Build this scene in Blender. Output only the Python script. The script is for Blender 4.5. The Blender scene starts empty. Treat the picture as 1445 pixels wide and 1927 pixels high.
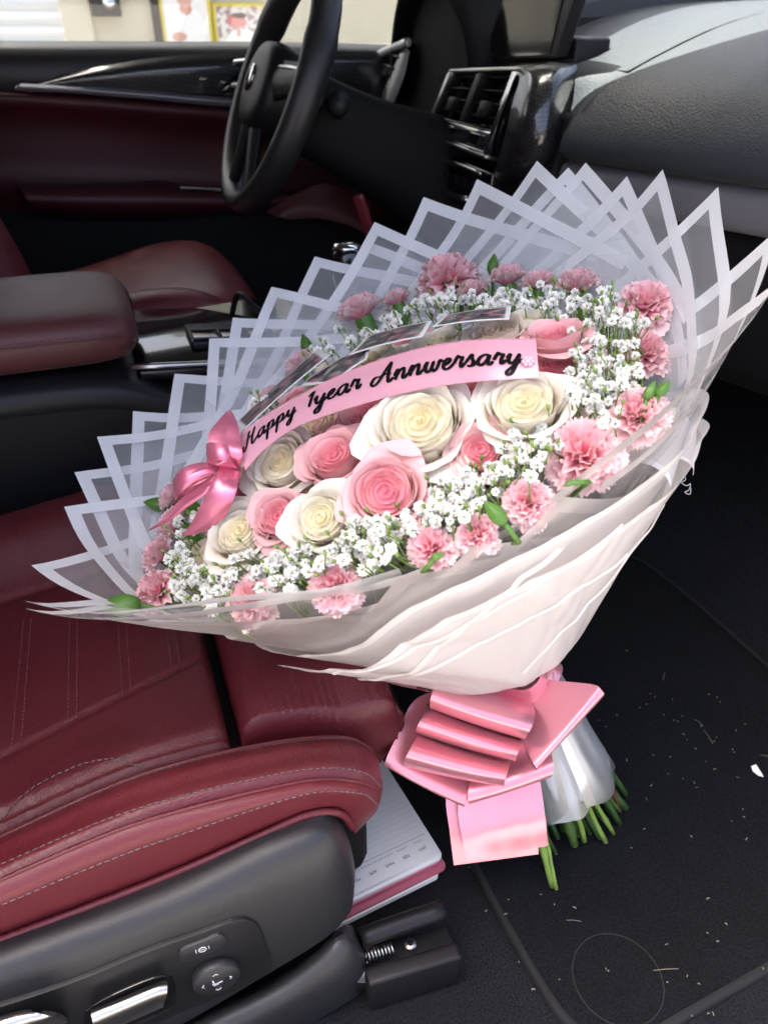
import bpy, bmesh, math, random
from mathutils import Vector, Matrix, noise

random.seed(7)
RAD = math.radians
PI = math.pi
scene = bpy.context.scene
COL = scene.collection

# ------------------------------------------------------------------ camera
CAM = Vector((0.0, 0.0, 0.74))
YAW, PITCH, FPX = RAD(20), RAD(33), 1450.0
IW, IH = 1445.0, 1927.0
Fv = Vector((math.sin(YAW) * math.cos(PITCH), math.cos(YAW) * math.cos(PITCH), -math.sin(PITCH)))
Rv = Vector((math.cos(YAW), -math.sin(YAW), 0.0))
Uv = Rv.cross(Fv)
cam_data = bpy.data.cameras.new('camera')
cam = bpy.data.objects.new('camera', cam_data)
COL.objects.link(cam)
cam.matrix_world = Matrix(((Rv.x, Uv.x, -Fv.x, CAM.x), (Rv.y, Uv.y, -Fv.y, CAM.y), (Rv.z, Uv.z, -Fv.z, CAM.z), (0, 0, 0, 1)))
cam_data.sensor_fit = 'HORIZONTAL'
cam_data.sensor_width = 36.0
cam_data.lens = 36.0 * FPX / IW
cam_data.clip_start = 0.02
cam_data.clip_end = 500.0
cam_data.dof.use_dof = True
cam_data.dof.focus_distance = 0.60
cam_data.dof.aperture_fstop = 13.0
scene.camera = cam

# ------------------------------------------------------------------ sky and sun
SUN_DIR = Vector((-0.30, 0.25, 0.92)).normalized()      # from the scene towards the sun
world = bpy.data.worlds.new('World')
scene.world = world
world.use_nodes = True
wn, wl = world.node_tree.nodes, world.node_tree.links
for n_ in list(wn):
    wn.remove(n_)
w_out = wn.new('ShaderNodeOutputWorld')
w_bg = wn.new('ShaderNodeBackground')
w_sky = wn.new('ShaderNodeTexSky')
w_sky.sky_type = 'NISHITA'
w_sky.sun_disc = False
w_sky.sun_elevation = math.asin(SUN_DIR.z)
w_sky.sun_rotation = math.atan2(SUN_DIR.x, SUN_DIR.y)
w_sky.dust_density = 8.0
w_sky.air_density = 0.5
w_sky.ozone_density = 0.2
w_bg.inputs['Strength'].default_value = 0.14
wl.new(w_sky.outputs[0], w_bg.inputs['Color'])
wl.new(w_bg.outputs[0], w_out.inputs['Surface'])
sun_data = bpy.data.lights.new('sun', 'SUN')
sun_data.energy = 5.0
sun_data.angle = RAD(0.5)
sun_data.color = (1.0, 0.95, 0.88)
sun = bpy.data.objects.new('sun', sun_data)
COL.objects.link(sun)
sun.rotation_euler = SUN_DIR.to_track_quat('Z', 'Y').to_euler()
sun.location = (2, -3, 4)

# ------------------------------------------------------------------ exposure
scene.view_settings.view_transform = 'Standard'
scene.view_settings.look = 'None'
scene.view_settings.gamma = 1.0
scene.view_settings.exposure = 2.9
scene.view_settings.use_curve_mapping = False
scene.cycles.transparent_max_bounces = 32
scene.cycles.max_bounces = 7
scene.cycles.diffuse_bounces = 4
scene.cycles.use_adaptive_sampling = True
scene.cycles.adaptive_threshold = 0.025
scene.cycles.transmission_bounces = 8
scene.cycles.sample_clamp_indirect = 6.0
scene.cycles.use_denoising = True

# ------------------------------------------------------------------ helpers
def ray(px, py):
    return Fv * FPX + Rv * (px - IW / 2) - Uv * (py - IH / 2)
def aty(px, py, y):
    v = ray(px, py); return CAM + v * (y / v.y)
def atx(px, py, x):
    v = ray(px, py); return CAM + v * (x / v.x)
def atz(px, py, z):
    v = ray(px, py); return CAM + v * ((z - CAM.z) / v.z)
def atd(px, py, d):
    return CAM + ray(px, py) * (d / FPX)
def proj(p):
    q = Vector(p) - CAM; d = q.dot(Fv)
    return (IW / 2 + FPX * q.dot(Rv) / d, IH / 2 - FPX * q.dot(Uv) / d, d)

WM = {}
def place(o, parent=None, m=None):
    m = m or Matrix.Identity(4)
    o.matrix_basis = m
    WM[o.name] = m
    if parent is not None:
        o.parent = parent
        o.matrix_parent_inverse = WM[parent.name].inverted()
def tag(o, label=None, cat=None, group=None, kind=None):
    if label: o['label'] = label
    if cat: o['category'] = cat
    if group: o['group'] = group
    if kind: o['kind'] = kind
    return o
def thing(name, loc, label, cat, group=None):
    o = bpy.data.objects.new(name, None)
    o.empty_display_size = 0.02
    COL.objects.link(o)
    place(o, None, Matrix.Translation(Vector(loc)))
    return tag(o, label, cat, group)
def mesh(name, verts, faces, mats, midx=None, smooth=True, cols=None):
    me = bpy.data.meshes.new(name)
    me.from_pydata([tuple(v) for v in verts], [], faces)
    if not isinstance(mats, (list, tuple)): mats = [mats]
    for m in mats: me.materials.append(m)
    if midx: me.polygons.foreach_set('material_index', midx)
    if smooth: me.polygons.foreach_set('use_smooth', [True] * len(me.polygons))
    if cols:
        at = me.color_attributes.new('tint', 'FLOAT_COLOR', 'POINT')
        flat = []
        for c in cols: flat += [c[0], c[1], c[2], 1.0]
        at.data.foreach_set('color', flat)
    me.update()
    return me
def obj(name, me, parent=None, m=None):
    o = bpy.data.objects.new(name, me)
    COL.objects.link(o)
    place(o, parent, m)
    return o
def add(name, verts, faces, mats, parent=None, smooth=True, midx=None, cols=None, m=None):
    return obj(name, mesh(name, verts, faces, mats, midx, smooth, cols), parent, m)
def crs(pts, n):
    """resample a polyline through pts as a Catmull-Rom curve with n points, even in length"""
    pts = [Vector(p) for p in pts]
    if len(pts) == 2:
        return [pts[0].lerp(pts[1], i / (n - 1)) for i in range(n)]
    dense = []
    k = 10
    for i in range(len(pts) - 1):
        p1, p2 = pts[i], pts[i + 1]
        p0 = pts[i - 1] if i > 0 else p1 * 2 - p2
        p3 = pts[i + 2] if i + 2 < len(pts) else p2 * 2 - p1
        for j in range(k):
            t = j / k
            dense.append(0.5 * ((2 * p1) + (p2 - p0) * t + (2 * p0 - 5 * p1 + 4 * p2 - p3) * t * t + (3 * p1 - p0 - 3 * p2 + p3) * t ** 3))
    dense.append(pts[-1])
    L = [0.0]
    for a, b in zip(dense, dense[1:]): L.append(L[-1] + (b - a).length)
    out, j = [], 0
    for i in range(n):
        s = L[-1] * i / (n - 1)
        while j < len(L) - 2 and L[j + 1] < s: j += 1
        d = L[j + 1] - L[j]
        out.append(dense[j].lerp(dense[j + 1], 0 if d < 1e-9 else min(1, (s - L[j]) / d)))
    return out
def loft(curves, nu, nv):
    cs = [crs(c, nu) for c in curves]
    cols = [crs([c[i] for c in cs], nv) for i in range(nu)]
    return [[cols[i][j] for i in range(nu)] for j in range(nv)]
def gridf(g, off=0):
    nv, nu = len(g), len(g[0])
    vs = [p for r in g for p in r]
    fs = [(off + j * nu + i, off + j * nu + i + 1, off + (j + 1) * nu + i + 1, off + (j + 1) * nu + i) for j in range(nv - 1) for i in range(nu - 1)]
    return vs, fs
LASTG = []
def sharp_rim(o):
    me = o.data
    cnt = {}
    for p in me.polygons:
        for ek in p.edge_keys: cnt[ek] = cnt.get(ek, 0) + 1
    for e in me.edges:
        if cnt.get(tuple(sorted(e.vertices)), 0) == 1: e.use_edge_sharp = True
def loft_obj(name, curves, nu, nv, mat, parent=None, thick=0.0, away=True):
    g = loft(curves, nu, nv); LASTG[:] = g
    vs, fs = gridf(g)
    o = add(name, vs, fs, mat, parent)
    if thick:
        sharp_rim(o)
        md = o.modifiers.new('thick', 'SOLIDIFY'); md.thickness = thick
        # offset to the far side of the camera
        me = o.data
        c = sum((p.center for p in me.polygons), Vector()) / len(me.polygons)
        nn = sum((p.normal * p.area for p in me.polygons), Vector())
        facing = nn.dot(CAM - c) > 0
        md.offset = -1.0 if facing else 1.0
    return o
def tube_geo(pts, rad, n=8, off=0, cap=True):
    pts = [Vector(p) for p in pts]
    vs, fs = [], []
    prev = None
    for i, p in enumerate(pts):
        t = (pts[min(i + 1, len(pts) - 1)] - pts[max(i - 1, 0)])
        t = t.normalized() if t.length > 1e-9 else Vector((0, 0, 1))
        if prev is None:
            a = Vector((0, 0, 1)) if abs(t.z) < 0.9 else Vector((1, 0, 0))
            prev = (a - t * a.dot(t)).normalized()
        else:
            prev = prev - t * prev.dot(t)
            prev = prev.normalized() if prev.length > 1e-6 else t.orthogonal().normalized()
        b = t.cross(prev)
        r = rad(i / max(1, len(pts) - 1)) if callable(rad) else rad
        for k in range(n):
            a = 2 * PI * k / n
            vs.append(p + (prev * math.cos(a) + b * math.sin(a)) * r)
    for i in range(len(pts) - 1):
        for k in range(n):
            k2 = (k + 1) % n
            fs.append((off + i * n + k, off + i * n + k2, off + (i + 1) * n + k2, off + (i + 1) * n + k))
    if cap:
        fs.append(tuple(off + k for k in reversed(range(n))))
        fs.append(tuple(off + (len(pts) - 1) * n + k for k in range(n)))
    return vs, fs
def tube(name, pts, rad, mat, parent=None, n=10, res=None):
    if res: pts = crs(pts, res)
    vs, fs = tube_geo(pts, rad, n)
    return add(name, vs, fs, mat, parent)
class MB:
    """collects several shapes into ONE mesh"""
    def __init__(s): s.v, s.f, s.m, s.c = [], [], [], []
    def put(s, vs, fs, mi=0, col=None):
        o = len(s.v)
        s.v += [Vector(v) for v in vs]
        s.f += [tuple(o + i for i in f) for f in fs]
        s.m += [mi] * len(fs)
        if col is not None: s.c += ([col] * len(vs) if not isinstance(col, list) else col)
    def tube(s, pts, rad, n=6, mi=0, col=None): s.put(*tube_geo(pts, rad, n), mi, col)
    def build(s, name, mats, parent=None, smooth=True, m=None):
        return add(name, s.v, s.f, mats, parent, smooth, s.m, s.c if s.c else None, m)
def prism(name, poly, vec, mat, parent=None, bevel=0.0, seg=3, smooth=True):
    """a closed outline (3D points) pushed along vec, edges bevelled"""
    vec = Vector(vec)
    bm = bmesh.new()
    a = [bm.verts.new(Vector(p)) for p in poly]
    b = [bm.verts.new(Vector(p) + vec) for p in poly]
    n = len(poly)
    bm.faces.new(a); bm.faces.new(list(reversed(b)))
    for i in range(n):
        bm.faces.new((a[i], b[i], b[(i + 1) % n], a[(i + 1) % n]))
    bmesh.ops.recalc_face_normals(bm, faces=bm.faces)
    if bevel:
        bmesh.ops.bevel(bm, geom=list(bm.edges), offset=bevel, segments=seg, affect='EDGES', profile=0.5)
    me = bpy.data.meshes.new(name)
    bm.to_mesh(me); bm.free()
    me.materials.append(mat)
    if smooth and bevel:
        me.polygons.foreach_set('use_smooth', [True] * len(me.polygons))
        try: me.set_sharp_from_angle(angle=RAD(40))
        except Exception: pass
    return obj(name, me, parent)
def box(name, lo, hi, mat, parent=None, bevel=0.0, seg=3):
    lo, hi = Vector(lo), Vector(hi)
    poly = [(lo.x, lo.y, lo.z), (hi.x, lo.y, lo.z), (hi.x, hi.y, lo.z), (lo.x, hi.y, lo.z)]
    return prism(name, poly, (0, 0, hi.z - lo.z), mat, parent, bevel, seg)
def smoothstep(a, b, x):
    t = max(0.0, min(1.0, (x - a) / (b - a))); return t * t * (3 - 2 * t)

# ------------------------------------------------------------------ materials
def new_mat(name):
    m = bpy.data.materials.new(name); m.use_nodes = True
    return m, m.node_tree.nodes, m.node_tree.links, m.node_tree.nodes['Principled BSDF']
def mat(name, col, rough=0.5, metal=0.0, spec=0.5, bump=None, coat=0.0, sheen=0.0, var=0.0, varscale=8.0, roughvar=0.0, sss=0.0):
    """bump = (kind, scale, strength[, distance])"""
    m, n, l, b = new_mat(name)
    b.inputs['Base Color'].default_value = (*col, 1)
    b.inputs['Roughness'].default_value = rough
    b.inputs['Metallic'].default_value = metal
    b.inputs['Specular IOR Level'].default_value = spec
    b.inputs['Coat Weight'].default_value = coat
    b.inputs['Coat Roughness'].default_value = 0.03
    b.inputs['Sheen Weight'].default_value = sheen
    tc = n.new('ShaderNodeTexCoord')
    if var or roughvar:
        nz = n.new('ShaderNodeTexNoise'); nz.inputs['Scale'].default_value = varscale; nz.inputs['Detail'].default_value = 6
        l.new(tc.outputs['Object'], nz.inputs['Vector'])
        if var:
            mx = n.new('ShaderNodeMix'); mx.data_type = 'RGBA'
            mx.inputs[6].default_value = (*[c * (1 - var) for c in col], 1)
            mx.inputs[7].default_value = (*[min(1, c * (1 + var)) for c in col], 1)
            l.new(nz.outputs['Fac'], mx.inputs[0]); l.new(mx.outputs[2], b.inputs['Base Color'])
        if roughvar:
            mr = n.new('ShaderNodeMapRange')
            mr.inputs['To Min'].default_value = max(0.02, rough - roughvar); mr.inputs['To Max'].default_value = min(1, rough + roughvar)
            mr.inputs['From Min'].default_value = 0.3; mr.inputs['From Max'].default_value = 0.7
            l.new(nz.outputs['Fac'], mr.inputs['Value']); l.new(mr.outputs[0], b.inputs['Roughness'])
    if bump:
        kind, sc, st = bump[:3]
        if kind == 'noise':
            t = n.new('ShaderNodeTexNoise'); t.inputs['Scale'].default_value = sc; t.inputs['Detail'].default_value = 5
            h = t.outputs['Fac']
        elif kind == 'leather':
            t = n.new('ShaderNodeTexVoronoi'); t.feature = 'SMOOTH_F1'; t.inputs['Scale'].default_value = sc
            nz2 = n.new('ShaderNodeTexNoise'); nz2.inputs['Scale'].default_value = sc * 0.6; nz2.inputs['Detail'].default_value = 4
            l.new(tc.outputs['Object'], nz2.inputs['Vector'])
            vm = n.new('ShaderNodeVectorMath'); vm.operation = 'MULTIPLY_ADD'
            vm.inputs[1].default_value = (1.2 / sc,) * 3
            l.new(nz2.outputs['Color'], vm.inputs[0]); l.new(tc.outputs['Object'], vm.inputs[2])
            l.new(vm.outputs[0], t.inputs['Vector'])
            wz = n.new('ShaderNodeTexNoise'); wz.inputs['Scale'].default_value = sc * 0.11; wz.inputs['Detail'].default_value = 3; wz.inputs['Distortion'].default_value = 1.5
            l.new(tc.outputs['Object'], wz.inputs['Vector'])
            ad = n.new('ShaderNodeMath'); ad.operation = 'MULTIPLY_ADD'; ad.inputs[1].default_value = -(bump[4] if len(bump) > 4 else 0.0)
            l.new(wz.outputs['Fac'], ad.inputs[0]); l.new(t.outputs['Distance'], ad.inputs[2])
            h = ad.outputs[0]
        if kind == 'noise': l.new(tc.outputs['Object'], t.inputs['Vector'])
        bp = n.new('ShaderNodeBump'); bp.inputs['Strength'].default_value = st
        bp.inputs['Distance'].default_value = bump[3] if len(bump) > 3 else 0.001
        if kind == 'leather': bp.invert = True
        l.new(h, bp.inputs['Height']); l.new(bp.outputs[0], b.inputs['Normal'])
    return m
def petal_mat(name, trans=0.3, rough=0.55, sheen=0.15):
    """petals: colour from the mesh attribute, part of the light passes through"""
    m, n, l, b = new_mat(name)
    at = n.new('ShaderNodeAttribute'); at.attribute_name = 'tint'
    tc = n.new('ShaderNodeTexCoord')
    nz = n.new('ShaderNodeTexNoise'); nz.inputs['Scale'].default_value = 55; nz.inputs['Detail'].default_value = 4
    l.new(tc.outputs['Object'], nz.inputs['Vector'])
    hs = n.new('ShaderNodeHueSaturation')
    mr = n.new('ShaderNodeMapRange'); mr.inputs['To Min'].default_value = 0.93; mr.inputs['To Max'].default_value = 1.07
    l.new(nz.outputs['Fac'], mr.inputs['Value']); l.new(mr.outputs[0], hs.inputs['Value'])
    l.new(at.outputs['Color'], hs.inputs['Color'])
    l.new(hs.outputs['Color'], b.inputs['Base Color'])
    b.inputs['Roughness'].default_value = rough
    b.inputs['Specular IOR Level'].default_value = 0.25
    b.inputs['Sheen Weight'].default_value = sheen
    tr = n.new('ShaderNodeBsdfTranslucent'); l.new(hs.outputs['Color'], tr.inputs['Color'])
    mx = n.new('ShaderNodeMixShader'); mx.inputs[0].default_value = trans
    out = n['Material Output']
    l.new(b.outputs[0], mx.inputs[1]); l.new(tr.outputs[0], mx.inputs[2]); l.new(mx.outputs[0], out.inputs['Surface'])
    bp = n.new('ShaderNodeBump'); bp.inputs['Strength'].default_value = 0.25; bp.inputs['Distance'].default_value = 0.0006
    nz2 = n.new('ShaderNodeTexNoise'); nz2.inputs['Scale'].default_value = 320; l.new(tc.outputs['Object'], nz2.inputs['Vector'])
    l.new(nz2.outputs['Fac'], bp.inputs['Height']); l.new(bp.outputs[0], b.inputs['Normal'])
    return m
def film_mat(name, col, opacity, trans=0.45, rough=0.38):
    """frosted wrapping film: part see-through, part scattering"""
    m, n, l, b = new_mat(name)
    n.remove(b)
    df = n.new('ShaderNodeBsdfDiffuse'); df.inputs['Color'].default_value = (*col, 1)
    gl = n.new('ShaderNodeBsdfGlossy'); gl.inputs['Roughness'].default_value = rough
    fr = n.new('ShaderNodeFresnel'); fr.inputs['IOR'].default_value = 1.4
    b = n.new('ShaderNodeMixShader'); l.new(fr.outputs[0], b.inputs[0]); l.new(df.outputs[0], b.inputs[1]); l.new(gl.outputs[0], b.inputs[2])
    tr = n.new('ShaderNodeBsdfTranslucent'); tr.inputs['Color'].default_value = (*col, 1)
    m1 = n.new('ShaderNodeMixShader'); m1.inputs[0].default_value = trans
    l.new(b.outputs[0], m1.inputs[1]); l.new(tr.outputs[0], m1.inputs[2])
    tp = n.new('ShaderNodeBsdfTransparent')
    m2 = n.new('ShaderNodeMixShader'); m2.inputs[0].default_value = opacity
    l.new(tp.outputs[0], m2.inputs[1]); l.new(m1.outputs[0], m2.inputs[2])
    l.new(m2.outputs[0], n['Material Output'].inputs['Surface'])
    return m
def tint_mat(name, rough=0.4, spec=0.4, coat=0.0):
    m, n, l, b = new_mat(name)
    at = n.new('ShaderNodeAttribute'); at.attribute_name = 'tint'
    l.new(at.outputs['Color'], b.inputs['Base Color'])
    b.inputs['Roughness'].default_value = rough; b.inputs['Specular IOR Level'].default_value = spec
    b.inputs['Coat Weight'].default_value = coat
    return m
def glass_pane_mat(name, refl=0.06):
    m, n, l, b = new_mat(name)
    tp = n.new('ShaderNodeBsdfTransparent'); tp.inputs['Color'].default_value = (0.60, 0.64, 0.62, 1)
    gl = n.new('ShaderNodeBsdfGlossy'); gl.inputs['Roughness'].default_value = 0.01
    mx = n.new('ShaderNodeMixShader'); mx.inputs[0].default_value = refl
    l.new(tp.outputs[0], mx.inputs[1]); l.new(gl.outputs[0], mx.inputs[2])
    l.new(mx.outputs[0], n['Material Output'].inputs['Surface'])
    return m
def carbon_mat(name):
    m, n, l, b = new_mat(name)
    tc = n.new('ShaderNodeTexCoord')
    ck = n.new('ShaderNodeTexChecker'); ck.inputs['Scale'].default_value = 230
    ck.inputs['Color1'].default_value = (0.004, 0.004, 0.005, 1); ck.inputs['Color2'].default_value = (0.03, 0.03, 0.033, 1)
    mp = n.new('ShaderNodeMapping'); mp.inputs['Rotation'].default_value = (0.5, 0.78, 0.3)
    l.new(tc.outputs['Object'], mp.inputs['Vector']); l.new(mp.outputs[0], ck.inputs['Vector'])
    l.new(ck.outputs['Color'], b.inputs['Base Color'])
    b.inputs['Roughness'].default_value = 0.3
    b.inputs['Coat Weight'].default_value = 1.0; b.inputs['Coat Roughness'].default_value = 0.02
    return m
def satin_mat(name, col, metal=0.62):
    m, n, l, b = new_mat(name)
    b.inputs['Base Color'].default_value = (*col, 1)
    b.inputs['Roughness'].default_value = 0.26
    b.inputs['Specular IOR Level'].default_value = 0.9
    b.inputs['Anisotropic'].default_value = 0.5
    b.inputs['Metallic'].default_value = metal
    b.inputs['Coat Weight'].default_value = 0.22
    b.inputs['Coat Roughness'].default_value = 0.3
    b.inputs['Sheen Weight'].default_value = 0.08
    b.inputs['Sheen Tint'].default_value = (1, 0.85, 0.88, 1)
    tc = n.new('ShaderNodeTexCoord')
    nz = n.new('ShaderNodeTexNoise'); nz.inputs['Scale'].default_value = 1600; l.new(tc.outputs['Object'], nz.inputs['Vector'])
    bp = n.new('ShaderNodeBump'); bp.inputs['Strength'].default_value = 0.12; bp.inputs['Distance'].default_value = 0.0003
    l.new(nz.outputs['Fac'], bp.inputs['Height']); l.new(bp.outputs[0], b.inputs['Normal'])
    tr = n.new('ShaderNodeBsdfTranslucent'); tr.inputs['Color'].default_value = (*col, 1)
    mx = n.new('ShaderNodeMixShader'); mx.inputs[0].default_value = 0.10
    l.new(b.outputs[0], mx.inputs[1]); l.new(tr.outputs[0], mx.inputs[2])
    l.new(mx.outputs[0], n['Material Output'].inputs['Surface'])
    return m
def carpet_mat(name, col):
    m, n, l, b = new_mat(name)
    tc = n.new('ShaderNodeTexCoord')
    nz = n.new('ShaderNodeTexNoise'); nz.inputs['Scale'].default_value = 480; nz.inputs['Detail'].default_value = 6; nz.inputs['Roughness'].default_value = 0.7
    l.new(tc.outputs['Object'], nz.inputs['Vector'])
    cr = n.new('ShaderNodeValToRGB')
    cr.color_ramp.elements[0].position = 0.38; cr.color_ramp.elements[0].color = (*[c * 0.35 for c in col], 1)
    cr.color_ramp.elements[1].position = 0.68; cr.color_ramp.elements[1].color = (*[c * 3.4 for c in col], 1)
    l.new(nz.outputs['Fac'], cr.inputs['Fac'])
    nz2 = n.new('ShaderNodeTexNoise'); nz2.inputs['Scale'].default_value = 14; nz2.inputs['Detail'].default_value = 5
    l.new(tc.outputs['Object'], nz2.inputs['Vector'])
    mx = n.new('ShaderNodeMix'); mx.data_type = 'RGBA'; mx.blend_type = 'MULTIPLY'; mx.inputs[0].default_value = 0.5
    l.new(cr.outputs['Color'], mx.inputs[6]); l.new(nz2.outputs['Fac'], mx.inputs[7])
    l.new(mx.outputs[2], b.inputs['Base Color'])
    b.inputs['Roughness'].default_value = 0.95; b.inputs['Specular IOR Level'].default_value = 0.15
    bp = n.new('ShaderNodeBump'); bp.inputs['Strength'].default_value = 0.8; bp.inputs['Distance'].default_value = 0.0015
    l.new(nz.outputs['Fac'], bp.inputs['Height']); l.new(bp.outputs[0], b.inputs['Normal'])
    return m

M = {}
RED = (0.115, 0.014, 0.02)
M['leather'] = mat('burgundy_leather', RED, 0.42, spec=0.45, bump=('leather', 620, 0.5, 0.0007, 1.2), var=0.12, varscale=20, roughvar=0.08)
M['leather_perf'] = mat('burgundy_leather_inset', (0.085, 0.011, 0.015), 0.46, spec=0.4, bump=('leather', 700, 0.5, 0.0007, 1.0), var=0.12, varscale=18, roughvar=0.08)
M['leather_side'] = mat('red_side_leather', (0.13, 0.016, 0.023), 0.45, spec=0.45, bump=('leather', 750, 0.4, 0.0006, 0.5), var=0.08, varscale=20, roughvar=0.06)
M['thread'] = mat('grey_thread', (0.15, 0.12, 0.12), 0.8)
M['thread_red'] = mat('red_thread', (0.16, 0.05, 0.055), 0.8)
M['trim'] = mat('grained_dark_plastic', (0.020, 0.020, 0.022), 0.42, spec=0.5, bump=('noise', 1000, 0.55, 0.0006), roughvar=0.05)
M['plastic'] = mat('black_plastic', (0.009, 0.009, 0.0105), 0.45, spec=0.3, bump=('noise', 900, 0.25, 0.0003))
M['plastic_gloss'] = mat('black_gloss_plastic', (0.006, 0.006, 0.007), 0.12, coat=0.5)
M['dark'] = mat('matte_black_plastic', (0.005, 0.005, 0.006), 0.7, spec=0.2, bump=('noise', 600, 0.3, 0.0004))
M['dash'] = mat('grained_dash_leather', (0.037, 0.042, 0.049), 0.5, spec=0.5, bump=('leather', 420, 0.7, 0.0009), roughvar=0.06)
M['silver'] = mat('satin_silver', (0.52, 0.51, 0.50), 0.28, metal=1.0, bump=('noise', 300, 0.05, 0.0002))
M['chrome'] = mat('chrome', (0.75, 0.77, 0.78), 0.12, metal=1.0)
M['strip'] = mat('brushed_trim', (0.30, 0.29, 0.32), 0.38, metal=0.55, bump=('noise', 200, 0.08, 0.0003))
M['carbon'] = carbon_mat('carbon_weave')
M['steel'] = mat('steel', (0.4, 0.39, 0.37), 0.35, metal=1.0)
M['carpet'] = carpet_mat('charcoal_carpet', (0.0078, 0.0082, 0.0098))
M['mat'] = carpet_mat('black_floor_mat', (0.0046, 0.005, 0.0062))
M['binding'] = mat('mat_binding', (0.0045, 0.0047, 0.0054), 0.85, bump=('noise', 700, 0.6, 0.001))
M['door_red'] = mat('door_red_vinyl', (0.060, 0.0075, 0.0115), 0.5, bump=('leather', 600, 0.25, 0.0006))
M['film'] = film_mat('frosted_film', (0.92, 0.94, 0.96), 0.26, 0.25)
M['film_edge'] = film_mat('frosted_film_border', (0.96, 0.975, 0.985), 0.93, 0.22)
M['film_warm'] = film_mat('frosted_film_front', (0.93, 0.885, 0.86), 0.74, 0.32)  # denser front copy of the film, warm bounced light put into its colour
M['film_warm_edge'] = film_mat('frosted_film_front_border', (0.95, 0.92, 0.895), 0.9, 0.32)
M['satin'] = satin_mat('pink_satin', (0.90, 0.36, 0.42), 0.58)
M['satin_sash'] = satin_mat('pink_satin_sash', (0.90, 0.46, 0.56), 0.25)
M['satin_small'] = satin_mat('bright_pink_satin', (0.86, 0.24, 0.36))
M['ink'] = mat('black_foil', (0.006, 0.006, 0.007), 0.14, coat=0.4)
M['rose'] = petal_mat('rose_petal', 0.14, 0.5)
M['carn'] = petal_mat('carnation_petal', 0.18, 0.65, 0.25)
M['gyp'] = mat('white_floret', (0.93, 0.92, 0.86), 0.7)
M['green'] = mat('stem_green', (0.07, 0.17, 0.022), 0.45, var=0.35, varscale=60)
M['green_dark'] = mat('leaf_green', (0.035, 0.10, 0.022), 0.42, var=0.3, varscale=80)
M['green_pale'] = mat('pale_stem', (0.17, 0.27, 0.05), 0.5, var=0.35, varscale=70)
M['olive'] = mat('olive_stem', (0.055, 0.105, 0.02), 0.5, var=0.4, varscale=90)
M['olive_dark'] = mat('dark_stem', (0.03, 0.07, 0.016), 0.5, var=0.4, varscale=90)
M['brown'] = mat('woody_stem', (0.07, 0.028, 0.014), 0.7, var=0.4, varscale=90)
M['cut'] = mat('cut_stem_end', (0.32, 0.42, 0.12), 0.7)
M['paper'] = mat('white_page', (0.78, 0.78, 0.76), 0.7)
M['cover'] = mat('pink_cover', (0.45, 0.12, 0.17), 0.5)
M['print'] = mat('grey_print', (0.09, 0.09, 0.10), 0.8)
M['print_pale'] = mat('pale_print', (0.55, 0.55, 0.56), 0.8)
M['icon'] = mat('icon_white', (0.6, 0.6, 0.6), 0.6)
M['gem'] = mat('clear_gem', (0.62, 0.40, 0.46), 0.08, spec=0.8, coat=0.8)
M['tint'] = tint_mat('printed_photo', 0.35, 0.4, 0.1)
M['poster'] = tint_mat('printed_poster', 0.6, 0.3)
M['asphalt'] = mat('pavement', (0.16, 0.148, 0.135), 0.9, bump=('noise', 60, 0.5, 0.01), var=0.15, varscale=4)
M['wall'] = mat('cream_stucco', (0.62, 0.57, 0.44), 0.85, bump=('noise', 40, 0.3, 0.01), var=0.08, varscale=3)
M['shutter'] = mat('white_shutter', (0.72, 0.74, 0.75), 0.5, var=0.05, varscale=4)
M['frame_y'] = mat('yellow_frame', (0.62, 0.50, 0.05), 0.5)
M['wood_dark'] = mat('dark_post', (0.02, 0.018, 0.018), 0.6)
M['glass'] = glass_pane_mat('car_glass')
M['headliner'] = mat('headliner', (0.06, 0.06, 0.06), 0.95)
M['tinted'] = mat('tinted_glass', (0.01, 0.011, 0.012), 0.05, spec=0.5)
M['paint'] = mat('car_body', (0.35, 0.35, 0.36), 0.35, coat=0.6)
M['grit'] = mat('litter_bits', (0.26, 0.22, 0.16), 0.9)
M['thread_white'] = mat('white_thread_scrap', (0.6, 0.6, 0.6), 0.9)

# ================================================================== setting: ground, car shell, floor
tag(add('ground', [(-60, -60, -0.42), (60, -60, -0.42), (60, 60, -0.42), (-60, 60, -0.42)], [(0, 1, 2, 3)], M['asphalt']), kind='structure')

# carpeted floor pan: flat under the seats, sloping up at the toe board
fg = []
for (x, z) in [(-1.5, 0), (-0.6, 0), (-0.2, 0), (0.1, 0), (0.4, 0.0), (0.62, 0.0), (0.78, 0.02), (0.92, 0.09), (1.05, 0.2), (1.15, 0.34), (1.2, 0.6)]:
    fg.append([Vector((x, y, z)) for y in (0.12, 0.14, 0.3, 0.5, 0.7, 0.9, 1.1, 1.4, 1.8)])
for r in fg: r[0].z -= 0.06
vs, fs = gridf(fg)
tag(add('car_floor', vs, fs, M['carpet']), kind='structure')
tag(box('door_sill', (-1.4, 0.0, -0.28), (1.3, 0.125, -0.03), M['plastic'], bevel=0.02), kind='structure')

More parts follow.
